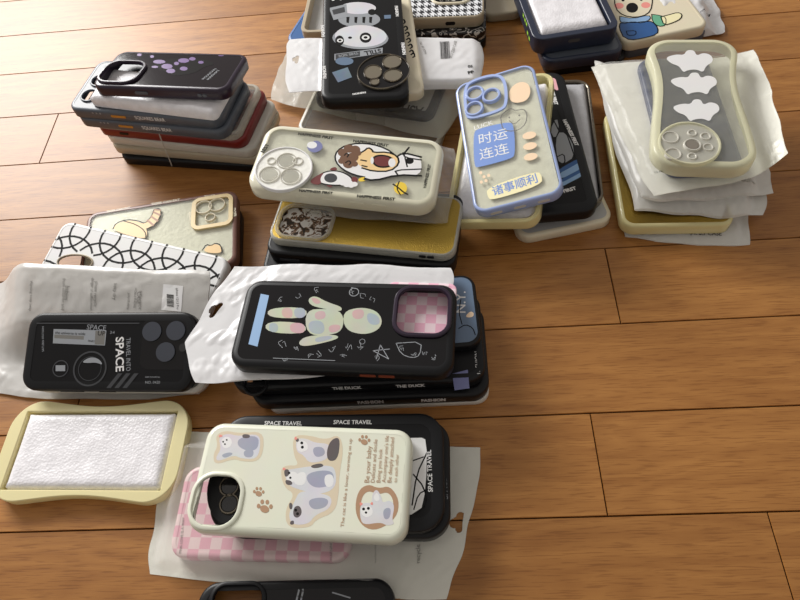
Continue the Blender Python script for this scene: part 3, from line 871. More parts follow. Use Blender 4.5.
# ================================================================== yellow wavy case with foam
j_ = cr_(0, 380, .275)
p = quad([(2, 490), (161, 490), (177, 411), (26, 411)], .0125)
fa, fb = p.A, p.B
base = densify(rrect(fa + .022, fb + .021, .026, 12), .004)
ol = [Vector((q.x, q.y * (1 - .15 * (1 + math.cos(2 * PI * q.x / (fa + .022))) / 2))) for q in base]
inn = [Vector((q.x * fa / (fa + .022), q.y * fb / (fb + .021))) for q in densify(rrect(fa + .022, fb + .021, .012, 12), .004)]
if len(inn) != len(ol):
    inn = [Vector((max(-fa / 2, min(fa / 2, q.x * 1.0)), max(-fb / 2, min(fb / 2, q.y)))) for q in base]
p = Pose(p.c, p.ex, p.ey, fa + .022, fb + .021)
c = case('pale yellow wavy-edged phone case lying open on the floor, filled with foam', p, .0135, outline=ol, inner=inn, rim=.0062, R=.0045, fm='wax', pm='wax', up=False)
p2 = Pose(p.c + p.ez * .0000, p.ex, p.ey, fa - .001, fb - .001)
sheet('white sparkling foam sheet filling the pale yellow wavy case', p2, .012, 'foam', r=.006, seed=3, wr=.0006)
# ================================================================== centre stack under the clear boxed toy case
k_ = cr_(170, 250, .4125)
GK = 'phone cases in the front middle stack'
p = edge((268, 415), (490, 404), 0, .080, .006)
case('clear frosted phone case on the floor at the bottom of the front middle stack', p, .006, fm='frost', pm='film', group=GK, rim=.003, R=.002)
p = edge((253, 410), (490, 401), .006, .082, .012)
c = case('black phone case lettered FASHION on its near side', p, .012, r=.014, rim=.006, fm='black', pm='black_gloss', group=GK)
c.side_text([('FASHION', p.uv(*k_(452, 376)).x, p.uv(*k_(516, 376)).x, .0045), ('FASHION', p.uv(*k_(608, 366)).x, p.uv(*k_(668, 366)).x, .0038)], M['white_ink'], bold=.05, hs=1.5)
p = edge((234, 396), (486, 386), .018, .080, .0115)
holeK = p.circ(*k_(208, 325), 10)
c = case('black phone case lettered THE DUCK on its near side', p, .0115, r=.014, rim=.006, fm='black', pm='smoke', group=GK, holes=[holeK])
c.side_text([('THE DUCK', p.uv(*k_(390, 342)).x, p.uv(*k_(462, 342)).x, .0045), ('THE DUCK', p.uv(*k_(546, 332)).x, p.uv(*k_(618, 332)).x, .0038)], M['white_ink'], bold=.05, hs=1.5)
c.ring('camera_ring', holeK, M['black'], .0015, .002)
c.art('violet_print', [p.poly([k_(*q) for q in ((684, 300), (722, 290), (726, 335), (690, 340))])], M['violet_ink'])
c.texts([('FASHION', k_(752, 300), k_(748, 246))], M['white_ink'])
p = quad([(320, 358), (485, 343), (472, 274), (314, 286)], .039)
c = case('steel blue phone case lettered N.Y. sticking out under the toy print case', p, .0095, r=.012, rim=.0025, fm='black', pm='steel_blue', group=GK)
c.texts([('N.Y.', k_(716, 152), k_(716, 100), .9)], M['white_ink'], bold=.01)
c.art('figure_print', [smooth_poly(p.poly([k_(*q) for q in ((716, 160), (728, 148), (737, 152), (735, 162), (722, 164))]))], M['peach_ink'])
c.art('line_print', c.line([k_(*q) for q in ((700, 190), (716, 180), (734, 188), (740, 205))], .0005) + c.line([k_(*q) for q in ((705, 120), (700, 150), (708, 180))], .0005), M['black_ink'])
bag = Bag('white glossy bag with hang hole, under the black case with the toy figure', [(160, 387), (452, 368), (455, 267), (231, 265)], [.043, .046, .046, .045], 'bag_white', h=.002, box=(.24, .98, .05, .95), soft=.1, seed=11, slot=(.050, .60, 1.25, .009, .0048), slide=lambda u, v: .024 * max(0, (.34 - v) / .34) * (1 - u) ** 4, wr=.0014, n=(220, 116))
p = quad([(230, 366), (454, 374), (456.5, 284), (245, 278)], .062)
hk = p.box([k_(552, 203), k_(673, 203), k_(673, 97), k_(552, 97)], .010)
c = case('black phone case with pale toy figure print and square camera opening showing pink', p, .012, r=.013, rim=.0058, fm='black', pm='black_gloss', holes=[hk], group=GK, R=.004)
c.ring('camera_ring', hk, M['plum'], .0022, .0034)
toy = lambda L: [smooth_poly(p.poly([k_(*q) for q in z])) for z in L]
c.art('figure_print', toy([[(238, 140), (330, 138), (332, 166), (236, 164)], [(232, 172), (328, 176), (330, 204), (232, 200)],
    [(328, 145), (380, 142), (420, 150), (420, 196), (380, 208), (330, 204)], [(418, 150), (460, 138), (500, 146), (516, 170), (506, 194), (470, 206), (424, 194)],
    [(334, 118), (352, 110), (380, 126), (418, 138), (414, 150), (372, 142), (340, 134)], [(310, 224), (330, 208), (400, 204), (412, 214), (360, 228), (320, 234)]]), M['toy_ink'])
c.art('figure_patch_print', toy([[(270, 140), (296, 139), (298, 165), (272, 164)], [(290, 176), (326, 177), (328, 202), (292, 201)], [(350, 150), (376, 146), (378, 166), (352, 170)], [(440, 146), (470, 142), (470, 166), (444, 168)], [(384, 182), (414, 180), (412, 196), (386, 202)], [(340, 116), (356, 116), (368, 128), (352, 132)]]), M['toy_ink_three'])
c.art('figure_patch_print', toy([[(300, 140), (328, 140), (328, 164), (302, 165)], [(334, 172), (372, 170), (376, 204), (338, 202)], [(476, 150), (506, 158), (510, 182), (480, 180)], [(240, 176), (262, 178), (262, 200), (240, 198)], [(350, 212), (390, 207), (396, 214), (354, 226)]]), M['toy_ink_two'])
c.art('ribbon_print', [p.poly([k_(*q) for q in ((190, 228), (212, 234), (240, 110), (220, 106))])], M['sky_ink'])
rk = random.Random(3); sk = []
for x, y in ((270, 118), (310, 112), (355, 100), (440, 100), (470, 110), (490, 120), (270, 230), (300, 240), (360, 250), (395, 240), (430, 235), (460, 230), (560, 240), (590, 250), (500, 260), (420, 262), (340, 262), (620, 250), (640, 260), (280, 265)):
    for q in range(2):
        ang = rk.uniform(0, 6.28); l0 = rk.uniform(4, 12)
        sk += c.line([k_(x + rk.uniform(-8, 8), y + rk.uniform(-8, 8)), k_(x + l0 * math.cos(ang), y + l0 * math.sin(ang)), k_(x + l0 * math.cos(ang + 1.2), y + l0 * math.sin(ang + 1.2))], .00028)
c.art('sketch_print', c.line([k_(*q) for q in ((548, 226), (610, 222), (606, 256), (586, 262), (560, 252), (548, 226))], .0004), M['grey_ink'])
c.art('sketch_print', c.line([k_(*q) for q in ((500, 264), (510, 230), (530, 264), (492, 244), (532, 240))], .0004, soft=0), M['grey_ink'])
c.art('sketch_print', c.line([k_(*q) for q in ((250, 262), (400, 268))], .0003), M['grey_ink'])
for (x, y, r) in ((446, 102, 5), (466, 222, 3)): c.art('sketch_print', [annulus(p, *k_(x, y), r * .85, r)], M['grey_ink'])
c.art('sketch_print', sk, M['grey_ink'])
for x, w_ in ((478, .012), (524, .012)): c.side_box('button', p.uv(*k_(x, 280)).x, .0045, w_, .003, M['orange_btn'], label='rust red button')
pk = quad([(390, 334), (447, 336), (449, 288), (394, 286)], .0505)
c = case('small pink checked case seen through the square opening of the toy figure case', Pose(pk.c, pk.ex, pk.ey, .055, .052), .003, r=.006, rim=.003, R=.001, pt=.001, wall=.001, fm='checks', pm='checks')
c.o['category'] = 'phone case'

# ================================================================== front stack: cat case, SPACE TRAVEL cases, pink checked case in a bag
l_ = cr_(140, 400, .4375); m_ = cr_(180, 410, .3)
GL = 'phone cases in the front stack'
p = quad([(173, 557), (352, 562), (352, 466), (181, 466)], .0115)
c = case('pink checked phone case inside the clear bag of the front stack', p, .0105, r=.012, fm='checks', pm='checks', group=GL)
c.texts([('PINK LOVE IS A WAY', l_(95, 350), l_(102, 268))], M['fade_ink'], lift=.0001)
bag = Bag('clear bag with hang hole, holding the pink checked case on the floor', [(143, 577), (450, 603), (486, 446), (171, 430)], [.0, .0, .001, .0005], 'bag_clear', back='bag_back', h=.0122, box=(.085, .74, .10, .84), soft=.07, seed=21, slot=(.972, .48, 1.75, .010, .0050), n=(230, 120), wr=.0016)
bag.text([('WARNING', l_(440, 368), l_(440, 322)), ('keep from children', l_(540, 372), l_(540, 325)), ('recycle', l_(640, 372), l_(640, 330))], 'fade_ink')
p = quad([(222, 537), (449, 537), (451, 420), (232, 418)], .0245)
c = case('black lettered phone case directly under the SPACE TRAVEL case', p, .0115, r=.018, rim=.007, fm='black', pm='smoke', group=GL)
c.texts([('SPACE', (448, 499), (446.5, 478))], M['grey_ink'], bold=.01)
p = quad([(206, 530), (444, 533), (444, 411), (224, 416)], .0345)
lensL = [p.circ(*l_(x, y), r) for x, y, r in ((196, 205, 17),)]
c = case('black phone case with SPACE TRAVEL rim lettering and white rocket drawing', p, .0095, r=.018, rim=.009, fm='black', pm='smoke', group=GL)
c.texts([('SPACE TRAVEL', l_(284, 57), l_(370, 58)), ('SPACE TRAVEL', l_(442, 55), l_(530, 55)), ('SPACE TRAVEL', l_(669, 210), l_(665, 114))], M['white_ink'], bold=.015, lift=.00012)
c.art('white_print', [smooth_poly(p.poly([l_(*q) for q in ((560, 95), (640, 84), (656, 92), (654, 200), (640, 262), (560, 262))]), 1)], M['white_ink'])
c.art('rocket_print', c.line([l_(*q) for q in ((625, 170), (650, 200), (656, 238), (630, 262))], .0007) + c.line([l_(*q) for q in ((656, 120), (632, 170), (622, 240))], .0007) + c.line([l_(*q) for q in ((620, 140), (648, 130))], .0006) + c.line([l_(*q) for q in ((655, 205), (636, 215), (626, 250))], .0006), M['black_ink'])
c.disc('camera_plate', p.ell(*l_(197, 215), 19, 30), M['black'], .0, .0006)
for x, y in ((205, 198), (205, 238)):
    c.ring('lens_ring', p.circ(*l_(x, y), 8), M['pewter'], .0016, .0016, drop=.0005)
    c.disc('lens_cover', p.circ(*l_(x, y), 7.4), M['dark_lens'], .0006, .001)
p = quad([(186, 531), (407, 543), (413, 429), (206, 421)], .0470)
hl = p.box([m_(40, 384), m_(194, 390), m_(200, 222), m_(52, 216)], .0125)
c = case('pale mint cream phone case printed with white cats, top of the front stack', p, .0115, r=.0125, fm='mint', pm='mint', rim=.0048, drop=0, R=.0042, holes=[hl], group=GL)
c.lift = .00005
c.ring('camera_ring', hl, M['mint'], .0014, .0028)
cats = lambda L: [smooth_poly(p.poly([m_(*q) for q in z])) for z in L]
halo = cats([[(118, 84), (150, 68), (200, 78), (276, 70), (280, 130), (262, 172), (208, 172), (180, 162), (116, 184), (110, 150), (126, 120)],
    [(376, 84), (430, 84), (486, 100), (530, 80), (546, 130), (530, 220), (530, 272), (518, 340), (452, 366), (436, 392), (356, 394), (350, 330), (384, 280), (346, 258), (334, 200), (352, 184), (398, 186), (378, 150)]])
c.art('halo_print', halo, M['halo_ink'])

heart = cats([[(660, 402), (610, 392), (582, 340), (592, 270), (626, 246), (662, 262), (700, 252), (732, 300), (722, 360)]])[0]
heart_in = cats([[(660, 380), (622, 374), (600, 335), (606, 288), (628, 268), (660, 282), (694, 272), (714, 304), (704, 350)]])[0]
c.art('heart_print', [(heart, [heart_in])], M['tan_ink'])
body = cats([[(128, 90), (160, 78), (196, 88), (266, 78), (268, 130), (254, 164), (204, 162), (180, 150), (128, 172), (118, 160), (138, 130)],
    [(386, 96), (420, 94), (450, 110), (500, 112), (500, 150), (480, 170), (430, 178), (412, 150), (388, 140)],
    [(346, 202), (380, 196), (430, 188), (500, 184), (520, 200), (520, 262), (460, 284), (400, 266), (360, 252)],
    [(384, 300), (400, 268), (470, 278), (508, 290), (500, 330), (450, 350), (430, 380), (376, 384), (360, 350)],
    [(600, 320), (616, 308), (640, 312), (640, 280), (656, 262), (672, 290), (674, 310), (700, 300), (716, 318), (706, 366), (716, 380), (690, 386), (668, 374), (610, 384), (600, 356)]])
c.art('cat_print', body, M['fur'])
c.art('cat_shade_print', cats([[(196, 92), (262, 84), (262, 128), (230, 140), (190, 120)], [(136, 150), (164, 140), (180, 146), (150, 162)], [(420, 214), (470, 200), (514, 206), (510, 250), (456, 262), (426, 244)], [(424, 300), (470, 290), (498, 300), (486, 326), (440, 334)], [(440, 124), (478, 122), (486, 150), (450, 160)], [(676, 330), (704, 324), (700, 362), (680, 366)], [(212, 134), (246, 130), (244, 158), (214, 158)]]), M['fur_grey'])
c.art('cat_white_print', cats([[(136, 98), (160, 86), (176, 104), (166, 126), (142, 128)], [(390, 104), (420, 102), (430, 130), (406, 142), (390, 134)], [(356, 208), (386, 204), (398, 228), (372, 244), (354, 232)], [(376, 220), (420, 200), (420, 250), (384, 252)], [(602, 324), (636, 318), (646, 344), (626, 360), (604, 350)], [(644, 290), (658, 272), (668, 300), (652, 306)], [(480, 216), (512, 214), (512, 256), (484, 258)]]), M['white_ink'])
c.art('cat_dark_print', cats([[(488, 140), (500, 104), (524, 90), (534, 104), (526, 166), (494, 172)], [(346, 200), (362, 196), (366, 216), (350, 226)], [(350, 232), (372, 236), (376, 250), (354, 250)], [(380, 322), (400, 318), (408, 344), (392, 362), (376, 352)], [(432, 186), (470, 176), (482, 188), (446, 196)], [(364, 308), (376, 312), (374, 332), (364, 330)], [(368, 370), (380, 368), (380, 382), (366, 382)], [(208, 80), (234, 82), (232, 94), (208, 94)], [(386, 96), (396, 94), (396, 106), (386, 106)]]), M['fur_dark'])
dots = [p.ell(*m_(x, y), r * .3, r * .3, n=10) for x, y, r in ((144, 106, 3), (156, 100, 3), (150, 114, 3), (406, 110, 5), (408, 124, 5), (364, 210, 4), (368, 226, 4), (386, 334, 5), (392, 346, 5), (612, 330, 5), (628, 328, 5), (620, 342, 4))]
c.art('cat_face_print', dots, M['black_ink'])
c.art('cat_ear_print', cats([[(380, 100), (384, 86), (394, 98)], [(128, 92), (132, 80), (146, 88)], [(600, 322), (598, 306), (612, 312)], [(632, 314), (642, 304), (644, 318)], [(342, 202), (344, 190), (356, 198)]]), M['coral_ink'])
paws = []
for x, y, s_ in ((262, 276, .72), (282, 326, 1.0), (614, 104, .75)):
    paws.append(p.ell(*m_(x, y + 4 * s_), 4.6 * s_, 3.6 * s_, 20))
    for dx, dy in ((-20, -6), (-8, -20), (9, -19), (21, -4)): paws.append(p.ell(*m_(x + dx * s_, y + dy * s_), 1.8 * s_, 2.3 * s_, 10, n=14))
for q in range(0, 15, 5): c.art('paw_print', paws[q:q + 5], M['tan_ink'], split=False)
T_ = [('The cat is like a lover, warming us up', m_(546, 390), m_(573, 96), .8)]
for x, y1, s_ in ((626, 120, 'Be your baby'), (644, 98, 'Delicate and docile'), (663, 130, 'Being you look'), (681, 86, "Accompany one's life"), (700, 92, 'Be deeply attached'), (719, 148, 'to each other')):
    T_.append((s_, m_(x + 4, 242), m_(x + 4 + (242 - y1) * .07, y1), .95))
c.texts(T_, M['tan_ink'])

# black cases cut by the lower border
p = Pose(*(lambda q: (q.c, q.ex, q.ey, q.A, q.B))(edge((200, 582), (394, 577), .011, -.078)))
hb = p.box([(214, 612), (262, 612), (262, 586), (214, 586)], .008)
c = case('black glossy phone case with thin white line print, in front of the clear bag', p, .011, r=.014, rim=.006, fm='black', pm='black_gloss', holes=[hb])
c.ring('camera_ring', hb, M['black'], .0018, .003)
c.art('line_print', c.line([l_(*q) for q in ((358, 456), (366, 424), (374, 430), (368, 457))], .0008) + c.line([l_(*q) for q in ((440, 440), (480, 452))], .0006), M['grey_ink'])
# ================================================================== stack with the astronaut case
f_ = cr_(240, 110, .2835)
GF = 'phone cases in the stack under the astronaut case'
p = edge((262, 288), (452, 296), 0, .078, .0115)
case('black phone case on the floor under the gold glitter case stack', p, .0115, fm='black', group=GF)
p = edge((264, 280), (453, 287), .0115, .078, .0115)
case('plain black phone case, second up from the floor below the gold glitter case', p, .0115, fm='black', group=GF)
p = edge((268, 262), (455, 277), .023, .080, .0145)
c = case('black phone case with red side buttons under the gold glitter case', p, .0145, fm='black', pm='black', group=GF, r=.012, rim=.003)
for x in (440, 490): c.side_box('button', p.uv(*f_(x, 505)).x, .007, .013, .0032, M['red'], label='red button')
c.side_box('button', p.uv(*f_(170, 500)).x, .006, .018, .003, M['darkgrey'])
p = quad([(269, 238), (456, 259), (463, 196), (284, 184)], .0455)
hg = p.box([f_(134, 448), f_(318, 448), f_(322, 346), f_(150, 344)], .010)
c = case('gold glitter phone case with animal print under its camera opening', p, .0078, r=.012, fm='clear', pm='gold', rim=.0024, R=.0018, holes=[hg], group=GF, panel_label='gold glitter back')
c.ring('camera_ring', hg, M['clear'], .0022, .0032)
bm = bmesh.new(); plate(bm, ccw(p.box([f_(130, 452), f_(322, 452), f_(326, 342), f_(146, 340)], .01)), [], c.t - .004, c.t - .002); c.part('camera_backing', bm, M['animal'])
for x in (640, 670): c.side_box('button', p.uv(*f_(x, 520)).x, .005, .006, .003, M['black'])
bag = Bag('crumpled clear bag between the gold glitter case and the astronaut case', [(300, 214), (452, 226), (457, 148), (318, 132)], [.047, .047, .054, .05], 'bag_clear', h=.010, box=(.12, .88, .12, .88), soft=.12, seed=31, wr=.003, n=(80, 56))
p = quad([(246.5, 187), (433, 208.5), (447, 139), (265, 123)], [.0775, .068, .069, .0785])
c = case('clear cream phone case with shouting astronaut and rocket', p, .0135, r=.016, fm='clear_cream', pm='film', rim=.0062, R=.0045, group=GF, frame_label='thick cream rim', panel_label='clear back with astronaut print')
bm = bmesh.new(); plate(bm, inset(c.outline, .0045), [], .0095, .0105); c.part('inner_sheet', bm, M['pearl'], label='milky sheet inside the case')
co = p.circ(*f_(155, 210), 27)
c.disc('camera_plate', co, M['pearl'], .0, .0012)
c.ring('camera_ring', co, M['white_ink'], .0022, .0018)
for x, y, r in ((105, 232, 9.5), (180, 238, 9.5), (165, 183, 9), (205, 185, 4), (112, 184, 3.4)):
    c.ring('lens_ring', p.circ(*f_(x, y), r), M['frost'], .0022, .0012, drop=0)
    if r > 8: c.disc('lens_cover', p.circ(*f_(x, y), r * .86), M['clear'], .0012, .0017)
P = lambda L: [smooth_poly(p.poly([f_(*q) for q in z])) for z in L]
c.art('helmet_print', [p.ell(*f_(448, 178), 33, 17.5, 8)], M['black_ink'])
c.art('suit_print', [p.ell(*f_(448, 178), 31.4, 16, 8)] + P([[(540, 176), (570, 152), (600, 156), (640, 166), (640, 232), (560, 228), (470, 248), (430, 236), (480, 226), (540, 214)]]), M['white_ink'])
c.art('suit_outline_print', c.line([f_(*q) for q in ((542, 172), (575, 150), (640, 166))], .0013) + c.line([f_(*q) for q in ((640, 232), (556, 228), (470, 250), (430, 238))], .0013) + c.line([f_(*q) for q in ((575, 150), (582, 168), (640, 176))], .001) + c.line([f_(*q) for q in ((556, 228), (545, 212), (640, 208))], .001) + c.line([f_(*q) for q in ((582, 168), (590, 200))], .0009) + c.line([f_(*q) for q in ((580, 152), (596, 132))], .0012) + [p.ell(*f_(598, 179), 4.2, 3.2)], M['black_ink'])
c.art('face_print', P([[(404, 160), (436, 146), (452, 132), (466, 140), (470, 150), (520, 148), (556, 162), (562, 190), (530, 214), (470, 214), (432, 202), (414, 190)]]), M['skin_ink'])
c.art('face_outline_print', c.line([f_(*q) for q in ((404, 160), (436, 146), (452, 132), (466, 140), (470, 150), (520, 148), (556, 162), (562, 190), (530, 216), (470, 216), (430, 204))], .0011), M['black_ink'])
c.art('mouth_print', P([[(464, 168), (486, 156), (526, 160), (546, 176), (538, 200), (500, 206), (470, 196)]]), M['black_ink'])
c.art('mouth_inner_print', P([[(470, 172), (488, 162), (522, 164), (536, 178), (530, 196), (500, 200), (476, 192)]]), M['maroon_ink'])
c.art('teeth_print', [p.ell(*f_(536, 186), 3.6, 4.4), p.ell(*f_(466, 178), 1.6, 3.6)], M['white_ink'])
c.art('hair_print', [p.ell(*f_(x, y), r * .2835, r * .23) for x, y, r in ((362, 150, 17), (384, 136, 18), (406, 140, 18), (372, 172, 20), (398, 166, 20), (382, 190, 19), (404, 190, 12), (358, 180, 12), (416, 152, 12))], M['curl_ink'])
c.art('curl_line_print', c.line([f_(*q) for q in ((368, 160), (376, 152), (384, 158), (378, 166))], .0008) + c.line([f_(*q) for q in ((372, 186), (384, 178), (392, 186), (384, 194))], .0008) + c.line([f_(*q) for q in ((426, 176), (446, 180))], .0009) + c.line([f_(*q) for q in ((430, 196), (448, 200))], .0009), M['black_ink'])
c.art('rocket_outline_print', P([[(262, 240), (300, 214), (350, 212), (392, 232), (404, 250), (378, 266), (330, 268), (284, 262)]]), M['black_ink'])
c.art('rocket_print', P([[(268, 240), (302, 218), (348, 216), (386, 234), (396, 250), (376, 262), (330, 264), (286, 258)]]), M['white_ink'])
c.art('rocket_red_print', P([[(244, 252), (266, 234), (300, 218), (282, 240), (288, 262), (262, 264)], [(310, 212), (336, 198), (346, 214)], [(392, 234), (416, 238), (414, 258), (396, 262)], [(300, 264), (330, 268), (318, 274)]]), M['maroon_ink'])
c.art('porthole_print', [p.ell(*f_(320, 240), 6.5, 4.6)], M['darkgrey'])
c.art('smoke_print', [p.ell(*f_(x, y), 3.2, 2.4) for x, y in ((362, 258), (376, 264), (392, 266), (404, 262), (386, 256))], M['white_ink'])
c.art('flame_print', P([[(418, 240), (444, 236), (432, 246), (446, 250), (418, 254)]]) + [p.ell(*f_(566, 276), 6.6, 6.2)], M['yellow_ink'])
c.art('planet_ring_print', c.line([f_(*q) for q in ((540, 262), (556, 272), (576, 290), (592, 298))], .0009) + c.line([f_(*q) for q in ((562, 252), (552, 276), (566, 300))], .0007), M['black_ink'])
c.art('ufo_print', P([[(234, 128), (258, 110), (276, 108), (292, 122), (290, 140), (266, 152), (244, 146)]]), M['violet_ink'])
c.art('ufo_window_print', [p.ell(*f_(254, 124), 5, 3.4)], M['white_ink'])
c.texts([('HAPPINESS FIRST', f_(204, 88), f_(328, 104)), ('HAPPINESS FIRST', f_(398, 113), f_(522, 130)), ('HAPPINESS FIRST', f_(208, 288), f_(326, 298)), ('HAPPINESS FIRST', f_(412, 308), f_(546, 320)), ('HAPPINESS FIRST', f_(656, 276), f_(674, 192)), ('BEST', f_(84, 152), f_(104, 122))], M['black_ink'], bold=.04, lift=.0002)
for x in (-.03, -.008, .016, .035): c.side_box('button', x, .0085, .012, .0028, M['clear_cream'])

# ================================================================== stack under the blue and white lucky case
g_ = cr_(440, 50, 1 / 3)
GG = 'phone cases in the stack under the blue lucky case'
p = quad([(505, 243), (596, 222), (586, 120), (497, 136)], .010)
case('white phone case at the bottom under the HAPPINESS FIRST case', p, .010, r=.012, fm='cream', pm='cardboard', group=GG)
p = quad([(470, 215), (540, 220), (545, 112), (468, 108)], .011)
case('black phone case on the floor beneath the yellow tray case', p, .011, r=.012, fm='black', pm='black', group=GG)
p = edge((605, 204), (589, 79), .022, .082)
c = case('phone case with shiny grey rim lying open, grey foam inside', p, .0115, r=.014, fm='pewter', pm='pewter', rim=.0026, R=.003, up=False, group=GG)
p2 = Pose(p.c - p.ez * .0005, p.ex, p.ey, p.A - .0062, p.B - .0062)
sheet('grey foam sheet filling the shiny grey rimmed case', p2, .0095, 'foam_grey', r=.010, seed=8, wr=.0006)
p = edge((601, 209), (563, 70), .0345, .082)
c = case('black phone case lettered HAPPINESS FIRST with blue striped print', p, .0125, r=.014, fm='black', pm='smoke', rim=.0095, R=.0035, group=GG)
PP = lambda L: [smooth_poly(p.poly([g_(*q) for q in z]), 1) for z in L]
c.art('blue_stripe_print', PP([[(352, 372), (424, 332), (434, 350), (354, 392)], [(354, 402), (436, 358), (438, 372), (354, 416)]]), M['sky_ink'])
c.art('dark_stripe_print', PP([[(352, 360), (420, 322), (424, 334), (352, 374)], [(354, 392), (434, 350), (436, 360), (354, 404)]]), M['blue_ink'])
c.art('pink_print', PP([[(318, 76), (340, 72), (354, 100), (356, 124), (336, 112)]]), M['pink_ink'])
c.art('white_print', PP([[(346, 270), (362, 240), (396, 270), (404, 320), (370, 342), (352, 330)], [(330, 240), (350, 200), (358, 236), (344, 268)]]), M['grey_ink'])
c.art('line_print', c.line([g_(*q) for q in ((352, 180), (380, 250), (404, 320))], .0008) + c.line([g_(*q) for q in ((352, 320), (372, 310), (376, 340), (356, 352))], .0007) + c.line([g_(*q) for q in ((330, 190), (356, 240))], .0008), M['black_ink'])
c.texts([('HAPPINESS FIRST', g_(368, 210), g_(406, 288)), ('HAPPINESS FIRST', g_(322, 92), g_(344, 165)), ('HAPPINESS FIRST', g_(290, 452), g_(410, 418))], M['white_ink'], bold=.05, lift=.00014)
c.side_box('button', .01, .006, .02, .003, M['darkgrey'])
p = quad([(451, 226), (545, 223), (549, 71), (464, 77)], [.036, .051, .065, .050], .0815, .169)
c = case('clear yellow tray case lying open below the blue lucky case', p, .013, r=.013, fm='clear_yellow', pm='clear_yellow', rim=.0040, R=.003, up=False, group=GG)
p2 = Pose(p.c - p.ez * .0035, p.ex, p.ey, p.A - .010, p.B * .97 - .012)
sheet('white foam sheet lying in the yellow tray case', p2, .006, 'foam', r=.008, seed=12, wr=.0006)
p = quad([(471, 212), (554, 190), (539, 63), (460, 86)], [.051, .068, .080, .063], .0755, .151)
c = case('periwinkle blue rimmed clear phone case with Chinese lucky lettering', p, .0105, r=.012, fm='peri', pm='film', rim=.0025, R=.002, group=GG, panel_label='milky clear back')
bm = bmesh.new(); plate(bm, inset(c.outline, .0030), [], .0070, .0080); c.part('inner_sheet', bm, M['pearl'], label='milky sheet inside')
PP = lambda L: [smooth_poly(p.poly([g_(*q) for q in z])) for z in L]
cs = PP([[(74, 196), (70, 114), (100, 90), (170, 72), (200, 90), (206, 160), (190, 186), (90, 214)]])[0]
bm = bmesh.new(); plate(bm, cs, [inset(ccw(cs), .0028)], c.t, c.t + .0018); c.part('camera_ring', bm, M['peri'])
for x, y in ((106, 134), (104, 180), (155, 140)):
    c.ring('lens_ring', p.circ(*g_(x, y), 6.6), M['peri'], .003, .0026, drop=0)
    c.disc('lens_cover', p.circ(*g_(x, y), 6.4), M['clear'], 0, .0006)
c.art('lucky_square_print', PP([[(102, 350), (100, 250), (112, 236), (208, 214), (222, 226), (226, 312), (214, 326), (116, 352)]]), M['peri_ink'])
c.art('fruit_print', PP([[(206, 120), (232, 96), (262, 96), (274, 122), (262, 152), (226, 160), (208, 150)]]), M['peach_ink'])
c.art('banner_print', PP([[(140, 412), (290, 362), (306, 376), (306, 404), (156, 452), (142, 440)]]), M['pale_yellow_ink'])
c.art('drop_print', [p.ell(*g_(x, y), 7, 3.6, -12) for x, y in ((268, 256), (270, 288), (272, 320))] + [p.ell(*g_(x, y), 1.6, 1.6) for x, y in ((122, 368), (132, 380), (146, 376), (124, 396), (138, 392))], M['peach_ink'])
c.art('bear_line_print', c.line([g_(*q) for q in ((184, 218), (182, 196), (200, 182), (212, 174), (226, 182), (250, 176), (262, 190), (258, 220), (238, 240), (206, 244), (188, 236), (184, 218))], .0006) + c.line([g_(*q) for q in ((208, 212), (222, 224), (240, 208))], .0005) + [p.ell(*g_(x, y), .9, .9) for x, y in ((208, 202), (238, 196))], M['fade_ink'])
c.texts([('时运', g_(118, 282), g_(204, 262)), ('连连', g_(120, 328), g_(208, 306)), ('LUCK', g_(104, 240), g_(160, 222))], M['white_ink'])
c.texts([('诸事顺利', g_(160, 436), g_(294, 394), 1.1)], M['peri_ink'], bold=.012)
for x in (-.02, .0, .02): c.side_box('button', x, .005, .010, .0028, M['frost'])
# ================================================================== back middle: panda case over bags
b_ = cr_(250, 0, .3)
GB = 'phone cases in the back middle pile'
p = quad([(300, 130), (440, 150), (452, 96), (312, 84)], .012)
case('clear blurry phone case on the floor under the bagged case of the back middle pile', p, .012, r=.013, fm='frost', pm='film', group=GB)
p = quad([(314, 60), (350, 64), (346, -30), (306, -36)], .010)
case('royal blue phone case peeping out left of the panda case', Pose(p.c, p.ex, p.ey, .062, .13), .010, r=.016, fm='blue_ink', group=GB)
p = quad([(313, 32), (396, 29), (384, -70), (311, -66)], .026)
c = case('beige rimmed phone case lying open left of the panda case', p, .013, r=.011, fm='beige', pm='cardboard', rim=.0045, up=False, group=GB)
p = quad([(318, 97), (430, 116), (450, 78), (328, 62)], .0205)
c = case('black phone case inside the lower bag below the panda case', Pose(p.c, p.ex, p.ey, p.A, .064), .011, fm='black', pm='cardboard', rim=.008, group=GB)
c.texts([('FASHION', b_(596, 362), b_(440, 338), 1.6)], M['black_ink'], bold=.02, lift=.0006)
bag = Bag('lower clear bag of the back middle pile, its hang hole drooping to the floor', [(268, 100), (444, 141), (474, 88), (286, 52)], [.007, .014, .014, .010], 'bag_clear', back='bag', h=.0155, box=(.22, .94, .06, .95), soft=.07, seed=41, slot=(.075, .55, 1.2, .008, .004), wr=.0013, calm=lambda u, v: .4 + .6 * min(1, u * 3), n=(120, 60), group='bags in the back middle pile')
bag = Bag('upper grey bag with barcode print lying under the panda case', [(285, 94), (482, 88), (484, 42), (287, 39)], [.036, .038, .042, .040], 'bag_white', h=.009, box=(.26, .95, .06, .9), soft=.09, seed=43, slot=(.055, .6, 1.4, .008, .004), wr=.0012, calm=lambda u, v: .35 + .65 * min(1, u * 3), n=(130, 60), group='bags in the back middle pile')
bag.barcode([b_(632, 140), b_(664, 138), b_(668, 196), b_(636, 198)], 16)
bag.text([('SKU 2209 CASE', b_(672, 196), b_(690, 138)), ('MADE OF TPU', b_(590, 180), b_(572, 140))], 'fade_ink')
bag.text([('PP', b_(728, 248), b_(748, 246)), ('05', b_(726, 226), b_(742, 225))], 'black_ink', bold=.03)
